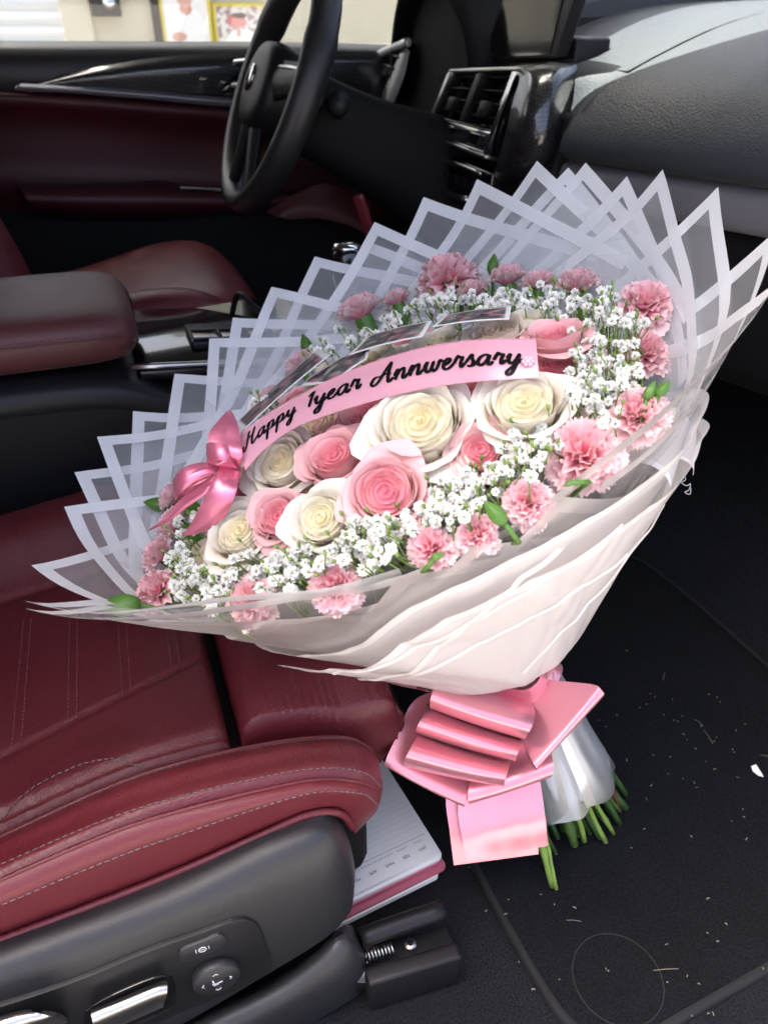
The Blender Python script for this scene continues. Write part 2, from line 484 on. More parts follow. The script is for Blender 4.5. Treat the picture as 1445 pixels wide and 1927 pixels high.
# roof, pillars and glass of the car: above and around the frame, they shade the cabin
roof_shade_out = [(-1.7, 0.38, 1.12), (-1.7, 1.97, 1.12), (1.1, 1.97, 1.12), (1.0, 1.36, 1.12), (0.62, 1.30, 1.12), (0.46, 1.24, 1.12), (0.53, 1.14, 1.12), (0.72, 1.02, 1.12), (0.93, 0.86, 1.12), (1.1, 0.70, 1.12), (1.3, 0.48, 1.12), (1.36, 0.36, 1.12)]  # unseen; outline shaped to cast the dash shadow and keep sun off the driver side
rf = prism('car_roof_shade', roof_shade_out, (0, 0, 0.05), M['headliner'], bevel=0.01)
tag(rf, kind='structure')
def pillar(pts, r): 
    o = tube('car_pillar', pts, r, M['plastic'], n=10); tag(o, kind='structure'); return o
pillar([(1.34, 0.40, 1.13), (1.5, 0.12, 0.74), (1.5, 0.08, 0.2)], 0.05)
pillar([(0.45, 1.84, 1.13), (1.0, 1.86, 0.9), (1.45, 1.86, 0.7)], 0.045)
pillar([(-0.55, 1.84, 1.13), (-0.5, 1.86, 0.7), (-0.48, 1.86, 0.0)], 0.06)
pillar([(-0.75, 0.40, 1.13), (-0.72, 0.05, 0.7), (-0.70, 0.03, -0.1)], 0.06)
tag(box('cabin_rear', (-1.76, 0.05, -0.1), (-1.70, 1.86, 0.72), M['plastic'], bevel=0.01), kind='structure')
tag(box('car_side', (-1.7, 1.845, -0.3), (1.5, 1.90, 0.60), M['paint'], bevel=0.01), kind='structure')
tag(box('rear_door', (-1.7, 0.0, -0.3), (-0.70, 0.07, 0.72), M['paint'], bevel=0.02), 'closed grey rear passenger door behind the open front door', 'car door')  # unseen rear door and dark panes, added to cut fill light in the cabin
for (a, b, c, d, e) in ((-1.7, -0.78, 0.03, 0.04, 1.12), (-1.7, -0.60, 1.855, 1.865, 1.12), (-1.735, -1.725, 0.06, 1.85, 1.12)):
    tag(box('rear_window', (a, c, 0.715), (b, d, e), M['tinted']), kind='structure')
tag(box('firewall', (1.46, 0.05, -0.1), (1.50, 1.86, 0.72), M['dark']), kind='structure')
ws = add('windshield', [(0.47, 1.80, 1.115), (0.52, 1.0, 1.115), (1.36, 0.12, 1.115), (1.5, 0.12, 0.74), (1.5, 1.0, 0.74), (1.45, 1.80, 0.74)], [(0, 1, 4, 5), (1, 2, 3, 4)], M['glass'])
tag(ws, 'clear curved windshield glass above the dashboard', 'windshield')

# ================================================================== shop front across the street
YB = 8.0
sf = thing('shop_front', (-1, YB, -0.42), 'cream rendered shop front seen through the driver window', 'building')
def wallbox(name, x0, x1, y, z0, z1, m, d=0.1, parent=sf, bevel=0.0):
    return box(name, (x0, y, z0), (x1, y + d, z1), m, parent, bevel)
def bx(px): return aty(px, 40, YB).x
def bz(py): return aty(300, py, YB).z
wallbox('wall', bx(122), bx(1000), YB, -0.42, 4.0, M['wall'], 0.2)
wallbox('corner_pilaster', bx(118), bx(172), YB - 0.06, -0.42, 4.0, M['wall'], 0.06)
wallbox('wall', bx(-1500), bx(-420), YB, -0.42, 4.0, M['wall'], 0.2)
wallbox('door_post', bx(287), bx(301), YB - 0.07, -0.42, 3.0, M['wood_dark'], 0.07)
wallbox('meter_box', bx(177), bx(229), YB - 0.16, bz(30), bz(-120), M['wood_dark'], 0.15, bevel=0.01)
cyl = tube('meter_dial', [aty(205, 4, YB - 0.17), aty(205, 4, YB - 0.19)], 0.05, M['chrome'], sf)
rs = thing('roller_shutter', (bx(0), YB, -0.42), 'white ribbed roller shutter beside the cream wall', 'shutter')
x0s, x1s = bx(-420), bx(118)
slat_h = (bz(0) - bz(36)) 
prof = [(0, 0.0), (0.02, 0.012), (0.05, 0.03), (0.10, 0.03), (0.125, 0.012)]
me_slat = None
for k in range(34):
    z0 = -0.40 + k * 0.105
    vv = []
    for (t, d) in [(0, 0), (0.2, -0.028), (0.55, -0.035), (0.85, -0.02), (1, 0.0)]:
        for x in (x0s, x1s): vv.append((x, d, t * 0.105))
    if me_slat is None:
        me_slat = mesh('slat', vv, [(2 * i, 2 * i + 1, 2 * i + 3, 2 * i + 2) for i in range(4)], M['shutter'])
    obj('slat', me_slat, rs, Matrix.Translation((0, YB + 0.05, z0)))

def image_grid(x0, x1, z0, z1, y, fn, nx=44, nz=60):
    vs, cs = [], []
    for j in range(nz + 1):
        for i in range(nx + 1):
            u, v = i / nx, j / nz
            vs.append((x0 + (x1 - x0) * u, y, z0 + (z1 - z0) * v)); cs.append(fn(u, v))
    fs = [(j * (nx + 1) + i, j * (nx + 1) + i + 1, (j + 1) * (nx + 1) + i + 1, (j + 1) * (nx + 1) + i) for j in range(nz) for i in range(nx)]
    return vs, fs, cs
def blob(u, v, cu, cv, ru, rv):
    return ((u - cu) / ru) ** 2 + ((v - cv) / rv) ** 2 < 1 + 0.5 * noise.noise((u * 7, v * 7, cu * 9))
def poster_a(u, v):
    c = (0.80, 0.78, 0.76)
    if blob(u, v, 0.5, 0.22, 0.42, 0.34): c = (0.86, 0.84, 0.82)
    if blob(u, v, 0.3, 0.14, 0.17, 0.07): c = (0.62, 0.36, 0.28)
    if blob(u, v, 0.5, 0.56, 0.14, 0.1): c = (0.60, 0.30, 0.24)
    if blob(u, v, 0.5, 0.74, 0.17, 0.14): c = (0.62, 0.38, 0.30)
    if blob(u, v, 0.5, 0.86, 0.2, 0.08): c = (0.10, 0.06, 0.05)
    n = noise.noise((u * 22, v * 22, 3)) * 0.08
    return tuple(max(0, x + n) for x in c)
def poster_b(u, v):
    c = (0.78, 0.74, 0.70)
    n = noise.noise((u * 9, v * 9, 5))
    if n > 0.05 and abs(u - 0.5) < 0.46 and v > 0.2: c = (0.42, 0.30, 0.30)
    if blob(u, v, 0.55, 0.16, 0.34, 0.26): c = (0.84, 0.82, 0.78)
    if blob(u, v, 0.36, 0.62, 0.13, 0.16): c = (0.66, 0.24, 0.24)
    if blob(u, v, 0.50, 0.58, 0.14, 0.17): c = (0.68, 0.30, 0.27)
    if blob(u, v, 0.50, 0.76, 0.15, 0.07): c = (0.12, 0.07, 0.06)
    if blob(u, v, 0.46, 0.36, 0.05, 0.14): c = (0.60, 0.40, 0.34)
    return c
for (pa, pb, zt, zb, fn, lab) in ((302, 397, -45, 90, poster_a, 'yellow framed poster of a figure in white, nearest the dark door post'), (400, 497, 4, 92, poster_b, 'yellow framed poster of a pink face, nearest the steering wheel')):
    X0, X1, Z0, Z1 = bx(pa), bx(pb), bz(zb), bz(zt)
    ps = thing('poster', ((X0 + X1) / 2, YB - 0.05, Z0), lab, 'poster')
    vs, fs, cs = image_grid(X0 + 0.02, X1 - 0.02, Z0 + 0.02, Z1 - 0.02, YB - 0.045, fn)
    add('print', vs, fs, M['poster'], ps, True, None, cs)
    for (a, b, c, d) in ((X0, X0 + 0.024, Z0, Z1), (X1 - 0.024, X1, Z0, Z1), (X0 + 0.0245, X1 - 0.0245, Z0, Z0 + 0.024), (X0 + 0.0245, X1 - 0.0245, Z1 - 0.024, Z1)):
        box('frame_bar', (a, YB - 0.06, c), (b, YB - 0.03, d), M['frame_y'], ps)

# ================================================================== driver door (far side)
YD = 1.75
dd = thing('driver_door', (0.1, YD + 0.05, 0.0), 'far driver door with red panel, carbon trim and satin handle', 'car door')
def C(y, *pp): return [aty(p[0], p[1], (p[2] if len(p) > 2 else y)) for p in pp]
loft_obj('upper_panel', [C(1.82, (-250, 72), (0, 76), (300, 77), (520, 78), (800, 84)),
                         C(1.775, (-250, 84), (0, 88), (300, 87), (520, 88), (800, 96)),
                         C(1.755, (-250, 130), (0, 135), (300, 132), (520, 132), (800, 140)),
                         C(1.765, (-250, 182), (0, 186), (300, 200), (520, 215), (800, 230))], 40, 12, M['trim'], dd, 0.02)
loft_obj('trim_insert', [C(1.752, (55, 160), (150, 132), (300, 106), (420, 97), (560, 94), (800, 98)),
                         C(1.735, (52, 163), (150, 145), (300, 128), (420, 122), (560, 120), (800, 124)),
                         C(1.738, (45, 166), (150, 166), (300, 172), (420, 178), (560, 186), (800, 200))], 40, 10, M['carbon'], dd, 0.01)
loft_obj('accent_strip', [C(1.734, (40, 156), (150, 161), (300, 172), (400, 180), (560, 188), (800, 200)),
                          C(1.722, (33, 162), (150, 168), (300, 179), (400, 188), (560, 196), (800, 210)),
                          C(1.728, (28, 169), (150, 175), (300, 188), (400, 198), (560, 208), (800, 222))], 40, 8, M['strip'], dd, 0.006)
loft_obj('door_panel', [C(1.75, (-250, 160), (0, 168), (150, 178), (300, 190), (430, 200), (560, 210), (800, 226)),
                        C(1.725, (-250, 180), (0, 184), (150, 192), (300, 204), (430, 214), (560, 224), (800, 240)),
                        C(1.755, (-250, 240), (0, 232), (150, 236), (300, 250), (430, 262), (560, 272), (800, 290)),
                        C(1.762, (-250, 300), (0, 300), (150, 305), (300, 310), (430, 318), (560, 325), (800, 340)),
                        C(1.76, (-250, 345), (10, 350), (150, 350), (300, 350), (430, 356), (560, 366), (800, 380)),
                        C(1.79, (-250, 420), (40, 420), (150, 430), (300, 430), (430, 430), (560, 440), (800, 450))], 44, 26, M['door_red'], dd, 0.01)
loft_obj('armrest', [C(1.762, (35, 346), (150, 345), (260, 341), (300, 337), (330, 343), (420, 352), (560, 360)),
                     C(1.70, (40, 352), (150, 352), (260, 350), (300, 349), (330, 351), (420, 357), (560, 364)),
                     C(1.66, (45, 366), (150, 368), (260, 368), (300, 368), (330, 369), (420, 372), (560, 376)),
                     C(1.67, (60, 388), (150, 394), (260, 396), (300, 396), (330, 396), (420, 392), (560, 388)),
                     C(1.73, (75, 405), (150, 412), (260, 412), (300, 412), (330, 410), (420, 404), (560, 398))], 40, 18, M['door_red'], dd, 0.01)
loft_obj('armrest_trim', [C(1.655, (340, 349), (380, 351), (415, 354)), C(1.648, (340, 352), (380, 354), (415, 357)), C(1.652, (341, 355), (380, 357), (415, 359))], 8, 5, M['silver'], dd, 0.006)
loft_obj('lower_panel', [C(1.76, (-250, 395), (60, 398), (300, 410), (560, 400), (800, 420)), C(1.74, (-250, 470), (60, 470), (300, 470), (560, 470), (800, 480)),
                         C(1.70, (-250, 560), (60, 560), (300, 560), (560, 560), (800, 560)), C(1.72, (-250, 720), (60, 720), (300, 720), (560, 720), (800, 720))], 20, 10, M['dark'], dd, 0.01)
# inner release handle in its recess
hd = loft_obj('handle_recess', [C(1.733, (425, 158), (445, 138), (475, 124), (560, 120)), C(1.728, (420, 172), (445, 150), (480, 136), (560, 132)), C(1.726, (415, 176), (450, 170), (490, 172), (560, 176))], 16, 8, M['plastic_gloss'], dd, 0.004)
loft_obj('release_handle', [C(1.715, (438, 154), (470, 152), (520, 153)), C(1.700, (432, 160), (470, 159), (520, 160)), C(1.706, (420, 171), (470, 173), (520, 175))], 12, 6, M['silver'], hd, 0.004)
loft_obj('pull_bar', [C(1.725, (440, 111), (470, 108), (520, 108)), C(1.712, (439, 116), (470, 114), (520, 114)), C(1.72, (446, 122), (470, 121), (520, 121))], 12, 6, M['silver'], dd, 0.004)
pane = loft_obj('window_glass', [[Vector((-0.5, 1.825, 1.10)), Vector((0.45, 1.83, 1.10))], [Vector((-0.5, 1.83, 0.69)), Vector((1.2, 1.84, 0.68))]], 4, 3, M['glass'], dd)

# ================================================================== dashboard
db = thing('dashboard', (0.8, 1.0, 0.4), 'grained black dashboard with carbon centre trim and air vents', 'dashboard')
def X0(y):
    return 0.62 + (0.08 / 0.30) * 0.05 * math.log(1 + math.exp((1.0 - y) / 0.05))
def ZL(y): return 0.577 + 0.03 * (1.02 - y)
rows = []
prof = [(0.035, -0.012), (0.012, -0.010), (0.0, 0.0), (-0.004, 0.012), (0.003, 0.026), (0.018, 0.045), (0.05, 0.076), (0.09, 0.098), (0.135, 0.117), (0.18, 0.134), (0.23, 0.150), (0.30, 0.165), (0.38, 0.175), (0.55, 0.182), (0.85, 0.18)]
ys = [1.01 - 0.86 * i / 30 for i in range(31)]
for (dx, dz) in prof:
    rows.append([Vector((X0(y) + dx, y, ZL(y) + dz)) for y in ys])
g = loft(rows, 31, 60)
vs, fs = gridf(g)
pad = add('passenger_pad', vs, fs, M['dash'], db)
rows = [[Vector((0.62 + dx, y, ZL(1.05) + dz)) for y in (1.0, 1.10, 1.2, 1.3, 1.36)] for (dx, dz) in prof if dx >= 0.09]
vs, fs = gridf(loft(rows, 8, 20)); add('centre_pad', vs, fs, M['dash'], db)
# double seam on top of the pad
mb = MB()
for off in (0.325, 0.337):
    for i in range(150):
        y = 1.0 - 0.0056 * i
        zc = ZL(y) + 0.1695 + (off - 0.325) * 0.1
        a = Vector((X0(y) + off, y, zc)); b = Vector((X0(y - 0.0036) + off, y - 0.0036, ZL(y - 0.0036) + 0.1695 + (off - 0.325) * 0.1))
        mb.tube([a, b], 0.0009, 5)
st = mb.build('seam_stitching', M['thread'], pad); tag(st, kind='stuff')
# brushed strip under the pad
def SP(y, dx, dz): return Vector((X0(y) + dx, y, ZL(y) + dz))
ys2 = [1.03 - 0.85 * i / 20 for i in range(21)]
g = [[SP(y, dx, dz - (0.02 if k == 3 else 0) * 0) for y in ys2] for k, (dx, dz) in enumerate([(0.03, -0.013), (0.018, -0.022), (0.016, -0.045), (0.022, -0.062), (0.05, -0.068)])]
vs, fs = gridf(loft(g, 21, 12))
add('accent_strip', vs, fs, M['strip'], db)
g = [[SP(y, dx, dz) for y in ys2] for (dx, dz) in [(0.06, -0.066), (0.05, -0.08), (0.055, -0.16), (0.075, -0.24), (0.13, -0.28), (0.45, -0.30)]]
vs, fs = gridf(loft(g, 21, 20))
add('glove_box', vs, fs, M['dark'], db)
# driver side dash body
dpoly = [(0.70, 1.33, 0.36), (0.665, 1.33, 0.45), (0.66, 1.33, 0.56), (0.67, 1.33, 0.63), (0.72, 1.33, 0.69), (0.82, 1.33, 0.755), (1.0, 1.33, 0.80), (1.44, 1.33, 0.83), (1.44, 1.33, 0.36)]
prism('driver_dash', dpoly, (0, 0.495, 0), M['dash'], db, 0.012)
# instrument hood: arched shell over the cluster
g = []
for x, r in ((0.60, 0.195), (0.605, 0.203), (0.66, 0.208), (0.80, 0.214), (0.98, 0.218)):
    g.append([Vector((x + 0.03 * abs(math.cos(a)), 1.50 + r * math.cos(a) * 0.92, 0.632 + r * math.sin(a) * (0.80 if math.sin(a) > 0 else 0.4))) for a in [PI * 1.12 - i * PI * 1.24 / 24 for i in range(25)]])
vs, fs = gridf(loft(g, 25, 16))
o = add('instrument_hood', vs, fs, M['dark'], db); md = o.modifiers.new('thick', 'SOLIDIFY'); md.thickness = 0.008
g = [[Vector((0.655, 1.50 + 0.19 * math.cos(a) * s, 0.635 + 0.165 * math.sin(a) * s)) for a in [2 * PI * i / 28 for i in range(29)]] for s in (0.02, 0.5, 0.96)]
vs, fs = gridf(g); add('instrument_panel', vs, fs, M['dark'], db)
# outer air vent of the driver side, rim and flank paled to carry the bright reflection
ov = prism('outer_vent', [atx(p[0], p[1], 0.635) for p in ((662, 152), (690, 122), (725, 97), (764, 80), (768, 96), (748, 140), (728, 188), (700, 172))], (0.02, 0, 0), M['plastic_gloss'], db)
tube('vent_rim', [atx(p[0], p[1], 0.632) for p in ((658, 160), (688, 122), (722, 97), (768, 78))], 0.008, mat('vent_rim_lit_silver', (0.6, 0.62, 0.62), 0.3, metal=0.4), ov, res=16)
loft_obj('vent_flank', [[atx(p[0], p[1], 0.630) for p in ((752, 100), (735, 140), (715, 182))], [atx(p[0], p[1], 0.622) for p in ((762, 98), (748, 142), (728, 190))], [atx(p[0], p[1], 0.630) for p in ((771, 94), (760, 145), (740, 196))]], 10, 6, mat('lit_silver', (0.55, 0.56, 0.55), 0.35, metal=0.3), ov)  # light grey base stands in for sky reflected in the metal
for k in range(4):
    t = k / 3
    a = Vector((690 + 48 * t, 160 - 55 * t, 0)); 
    tube('slat', [atx(a.x - 14 + 4 * k, a.y - 4, 0.631), atx(a.x + 22, a.y + 6, 0.629)], 0.0028, M['plastic'], ov, n=6)
# centre air vent: frame, slats, tabs, lower panel
Q = [atx(850, 133, 0.625), atx(973, 130, 0.618), atx(913, 297, 0.600), atx(801, 254, 0.605)]   # TL TR BR BL
qn = (Q[1] - Q[0]).cross(Q[3] - Q[0]).normalized()
if qn.dot(CAM - Q[0]) < 0: qn = -qn
def VQ(u, v, h=0.0):
    return (Q[0].lerp(Q[1], u)).lerp(Q[3].lerp(Q[2], u), v) + qn * h
def vbar(name, u0, u1, v0, v1, h0, h1, m, parent, bevel=0.0015):
    return prism(name, [VQ(u0, v0, h0), VQ(u1, v0, h0), VQ(u1, v1, h0), VQ(u0, v1, h0)], qn * (h1 - h0), m, parent, bevel, 2)
vt = vbar('centre_vent', 0.0, 1.0, 0.0, 1.0, -0.06, -0.028, M['plastic_gloss'], db)
for a in ((-0.02, 1.02, -0.03, 0.02), (-0.02, 1.02, 0.965, 1.01), (-0.03, 0.015, 0.021, 0.964), (0.97, 1.02, 0.021, 0.964)):
    vbar('frame_bar', *a, -0.026, 0.004, M['silver'] if a[0] < 0.9 else M['chrome'], vt)
vbar('divider', 0.45, 0.53, 0.03, 0.66, -0.026, 0.002, M['plastic'], vt)
for side in (0, 1):
    u0, u1 = (0.03, 0.44) if side == 0 else (0.54, 0.96)
    for k in range(4):
        v = 0.10 + 0.155 * k
        o = prism('slat', [VQ(u0, v, -0.024), VQ(u1, v, -0.024), VQ(u1, v - 0.035, -0.004), VQ(u0, v - 0.035, -0.004)], (VQ(0, 0.018) - VQ(0, 0)), M['plastic'], vt, 0.001, 2)
    uc = (u0 + u1) / 2
    vbar('vent_tab', uc - 0.05, uc + 0.06, 0.36, 0.56, -0.02, 0.006, M['plastic'], vt, 0.003)
lp = vbar('lower_panel', 0.03, 0.96, 0.70, 0.95, -0.027, -0.004, M['chrome'], vt)
for uu in (0.16, 0.68):
    bt = vbar('button', uu, uu + 0.16, 0.755, 0.90, -0.006, 0.002, M['plastic_gloss'], lp)
vbar('button_rail', 0.03, 0.96, 0.672, 0.695, -0.027, -0.001, M['plastic_gloss'], vt)
# carbon trim block on the passenger side of the vent
loft_obj('carbon_panel', [[atx(885, 127, 0.70), atx(970, 112, 0.70), atx(1040, 106, 0.72), atx(1086, 103, 0.75)],
                          [atx(930, 130, 0.645), atx(985, 121, 0.640), atx(1040, 114, 0.672), atx(1087, 109, 0.71)],
                          [atx(976, 138, 0.620), atx(1005, 135, 0.618), atx(1045, 132, 0.642), atx(1085, 128, 0.690)],
                          [atx(965, 190, 0.603), atx(995, 195, 0.598), atx(1035, 195, 0.622), atx(1074, 185, 0.672)],
                          [atx(951, 250, 0.596), atx(975, 258, 0.590), atx(1020, 262, 0.610), atx(1060, 245, 0.652)],
                          [atx(936, 305, 0.597), atx(960, 318, 0.592), atx(1000, 312, 0.610), atx(1047, 285, 0.645)],
                          [atx(925, 330, 0.62), atx(950, 342, 0.62), atx(990, 338, 0.63), atx(1040, 300, 0.65)]], 26, 40, M['carbon'], db, 0.006)
loft_obj('pad_return', [[atx(1086, 106, 0.735), atx(1085, 128, 0.692), atx(1074, 185, 0.674), atx(1060, 245, 0.654), atx(1046, 288, 0.646)],
                        [Vector((X0(1.005) + dx, 1.005, ZL(1.005) + dz)) for dx, dz in ((0.18, 0.134), (0.09, 0.098), (0.05, 0.076), (0.018, 0.045), (0.0, 0.0))]], 24, 6, M['dash'], db)
# climate controls below the vent, with a satin bezel and a rotary knob
cc = prism('climate_unit', [atx(p[0], p[1], 0.606) for p in ((793, 280), (850, 296), (925, 325), (915, 395), (860, 385), (780, 345))], (0.05, 0, 0), M['plastic_gloss'], db, 0.004)
tube('bezel', [atx(p[0], p[1], 0.60) for p in ((786, 332), (810, 348), (840, 362), (880, 376))], 0.0065, M['chrome'], cc, res=14)
tube('bezel', [atx(p[0], p[1], 0.60) for p in ((800, 286), (830, 298), (870, 312), (905, 326))], 0.004, M['silver'], cc, res=14)
for k in range(5):
    p = [atx(822 + 17 * k + dx, 318 + 7 * k + dy, 0.602) for dx, dy in ((-7, -9), (7, -4), (5, 13), (-8, 8))]
    prism('button', p, (-0.004, 0, 0), M['plastic'], cc, 0.001, 2)
kn = atx(774, 386, 0.585)
tube('rotary_knob', [kn + Vector((0.03, 0, 0)), kn + Vector((0.004, 0, 0)), kn], lambda s: 0.019 if s < 0.9 else 0.016, M['chrome'], cc, n=24)
kn = atx(800, 305, 0.592)
tube('rotary_knob', [kn + Vector((0.03, 0, 0)), kn + Vector((0.004, 0, 0)), kn], lambda s: 0.011 if s < 0.9 else 0.009, M['chrome'], cc, n=20)
# tablet display on top
sp = [atx(p[0], p[1], 0.665) for p in ((962, -70), (1104, -70), (1046, 107), (908, 114))]
ds = prism('display', sp, (0.018, -0.002, 0), M['plastic'], db, 0.003)
gp = [atx(p[0], p[1], 0.6635) for p in ((966, -68), (1074, -68), (1033, 101), (914, 109))]
prism('screen_glass', gp, (0.001, 0, 0), M['plastic_gloss'], ds)
# stand of the display and speaker grille behind it
prism('display_foot', [Vector((0.70, 1.12, 0.66)), Vector((0.76, 1.12, 0.66)), Vector((0.76, 1.30, 0.66)), Vector((0.70, 1.30, 0.66))], (0, 0, 0.05), M['plastic'], ds, 0.006)
# centre stack body below, reaching down to the console
prism('stack_body', [Vector((0.64, 1.04, 0.30)), Vector((0.625, 1.04, 0.50)), Vector((0.65, 1.04, 0.62)), Vector((0.9, 1.04, 0.64)), Vector((0.9, 1.04, 0.30))], (0, 0.36, 0), M['dark'], db, 0.008)
# knee panel in red with a bright edge, by the pedals
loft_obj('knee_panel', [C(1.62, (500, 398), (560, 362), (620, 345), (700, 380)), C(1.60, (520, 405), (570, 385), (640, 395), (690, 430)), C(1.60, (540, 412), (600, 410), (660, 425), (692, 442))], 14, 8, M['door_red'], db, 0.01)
loft_obj('console_edge', [C(1.2, (664, 372), (676, 405), (690, 452)), C(1.19, (676, 370), (688, 405), (700, 452))], 8, 4, M['leather_side'], db, 0.01)

# ================================================================== steering wheel
WC = Vector((0.326, 1.42, 0.634)); tilt = RAD(24.5)
wup = Vector((math.sin(tilt), 0, math.cos(tilt)))        # in the wheel's plane, towards its top
wax = Vector((-math.cos(tilt), 0, math.sin(tilt)))       # towards the driver
wsd = Vector((0, 1, 0))
def WP(a, r, h=0.0): return WC + (wsd * math.cos(a) + wup * math.sin(a)) * r + wax * h
sw = thing('steering_wheel', WC, 'black leather steering wheel seen almost edge on', 'steering wheel')
vs, fs = [], []
NA, NB = 72, 14
for i in range(NA):
    a = 2 * PI * i / NA
    grip = 0.0022 * (math.exp(-((a - 0.45) % (2 * PI)) ** 2 * 14) + math.exp(-((a - (PI - 0.45)) % (2 * PI)) ** 2 * 14))
    for j in range(NB):
        b = 2 * PI * j / NB
        vs.append(WP(a, 0.188 + (0.0175 + grip) * math.cos(b), (0.0235 + grip) * math.sin(b)))
for i in range(NA):
    for j in range(NB):
        fs.append((i * NB + j, ((i + 1) % NA) * NB + j, ((i + 1) % NA) * NB + (j + 1) % NB, i * NB + (j + 1) % NB))
wheel_leather = mat('wheel_leather', (0.014, 0.014, 0.015), 0.42, bump=('leather', 900, 0.3, 0.0004))
add('rim', vs, fs, wheel_leather, sw)
# hub pad: a rounded shield standing proud towards the driver
g = []
for (s, h) in ((1.0, -0.02), (1.03, 0.0), (1.0, 0.022), (0.9, 0.034), (0.6, 0.041), (0.05, 0.043)):
    g.append([WP(a, s * (0.068 + 0.012 * abs(math.cos(a)) - 0.006 * math.sin(a)), h) for a in [2 * PI * i / 32 for i in range(33)]])
vs, fs = gridf(loft(g, 33, 16)); hub = add('hub_pad', vs, fs, M['plastic'], sw)
vs, fs = tube_geo([WP(0, 0.0, 0.0425), WP(0, 0.0, 0.0455)], 0.021, 24); add('hub_disc', vs, fs, M['chrome'], hub)
for (a, w) in ((RAD(8), 0.030), (RAD(172), 0.030), (RAD(-68), 0.017), (RAD(-112), 0.017)):
    d = wsd * math.cos(a) + wup * math.sin(a); t = wax.cross(d)
    spoke = loft_obj('spoke', [[WC + d * 0.06 - t * w + wax * 0.012, WC + d * 0.12 - t * w * 0.8 + wax * 0.006, WC + d * 0.182 - t * w * 0.75],
                       [WC + d * 0.06 + wax * 0.024, WC + d * 0.12 + wax * 0.016, WC + d * 0.182 + wax * 0.008],
                       [WC + d * 0.06 + t * w + wax * 0.012, WC + d * 0.12 + t * w * 0.8 + wax * 0.006, WC + d * 0.182 + t * w * 0.75]], 10, 8, M['plastic'], sw)
    md = spoke.modifiers.new('thick', 'SOLIDIFY'); md.thickness = 0.012; md.offset = 0
    if abs(math.cos(a)) > 0.5:
        tube('spoke_trim', [WC + d * 0.075 + t * w * 0.6 + wax * 0.022, WC + d * 0.12 + t * w * 0.5 + wax * 0.018, WC + d * 0.158 + t * w * 0.4 + wax * 0.010], 0.0035, M['silver'], spoke, res=10)
# column, shroud, stalk and gear paddles
cl = thing('steering_column', WC - wax * 0.05, 'black steering column shroud with indicator stalk behind the wheel', 'steering column')
g = []
for (h, ru, rw) in ((-0.035, 0.046, 0.05), (-0.06, 0.058, 0.064), (-0.12, 0.062, 0.068), (-0.2, 0.07, 0.078), (-0.30, 0.085, 0.10), (-0.38, 0.10, 0.12)):
    ring = []
    for i in range(29):
        a = 2 * PI * i / 28
        ca, sa = math.cos(a), math.sin(a)
        k = 1.0 / (abs(ca) ** 3.5 + abs(sa) ** 3.5) ** (1 / 3.5)
        ring.append(WC + wax * h + wsd * (ca * k * ru) + wup * (sa * k * rw - 0.012 - 0.02 * (-h)))
    g.append(ring)
vs, fs = gridf(loft(g, 29, 24)); add('shroud', vs, fs, M['dark'], cl)
tube('indicator_stalk', [WP(PI, 0.05, -0.085) + Vector((0, 0, 0.02)), WP(PI, 0.09, -0.085) + Vector((0, 0, 0.012)), WP(PI, 0.125, -0.075) + Vector((0, 0, 0.014)), WP(PI, 0.15, -0.07) + Vector((0, 0, 0.02))], lambda s: 0.010 + 0.007 * smoothstep(0.4, 0.8, s), M['plastic'], cl, n=12, res=14)
tube('stalk_ring', [WP(PI, 0.098, -0.083) + Vector((0, 0, 0.012)), WP(PI, 0.102, -0.082) + Vector((0, 0, 0.012))], 0.0165, M['silver'], cl, n=14)
loft_obj('gear_paddle', [[WP(PI - 0.35, 0.075, -0.035), WP(PI - 0.42, 0.12, -0.034), WP(PI - 0.36, 0.143, -0.030)],
                         [WP(PI, 0.085, -0.037), WP(PI, 0.125, -0.036), WP(PI, 0.15, -0.032)],
                         [WP(PI + 0.5, 0.09, -0.036), WP(PI + 0.5, 0.12, -0.036), WP(PI + 0.55, 0.142, -0.032)]], 8, 10, M['plastic_gloss'], sw, 0.004)
tube('paddle_edge', [WP(PI - 0.36, 0.143, -0.031), WP(PI, 0.151, -0.033), WP(PI + 0.55, 0.142, -0.033)], 0.0022, M['silver'], sw, n=6, res=12)

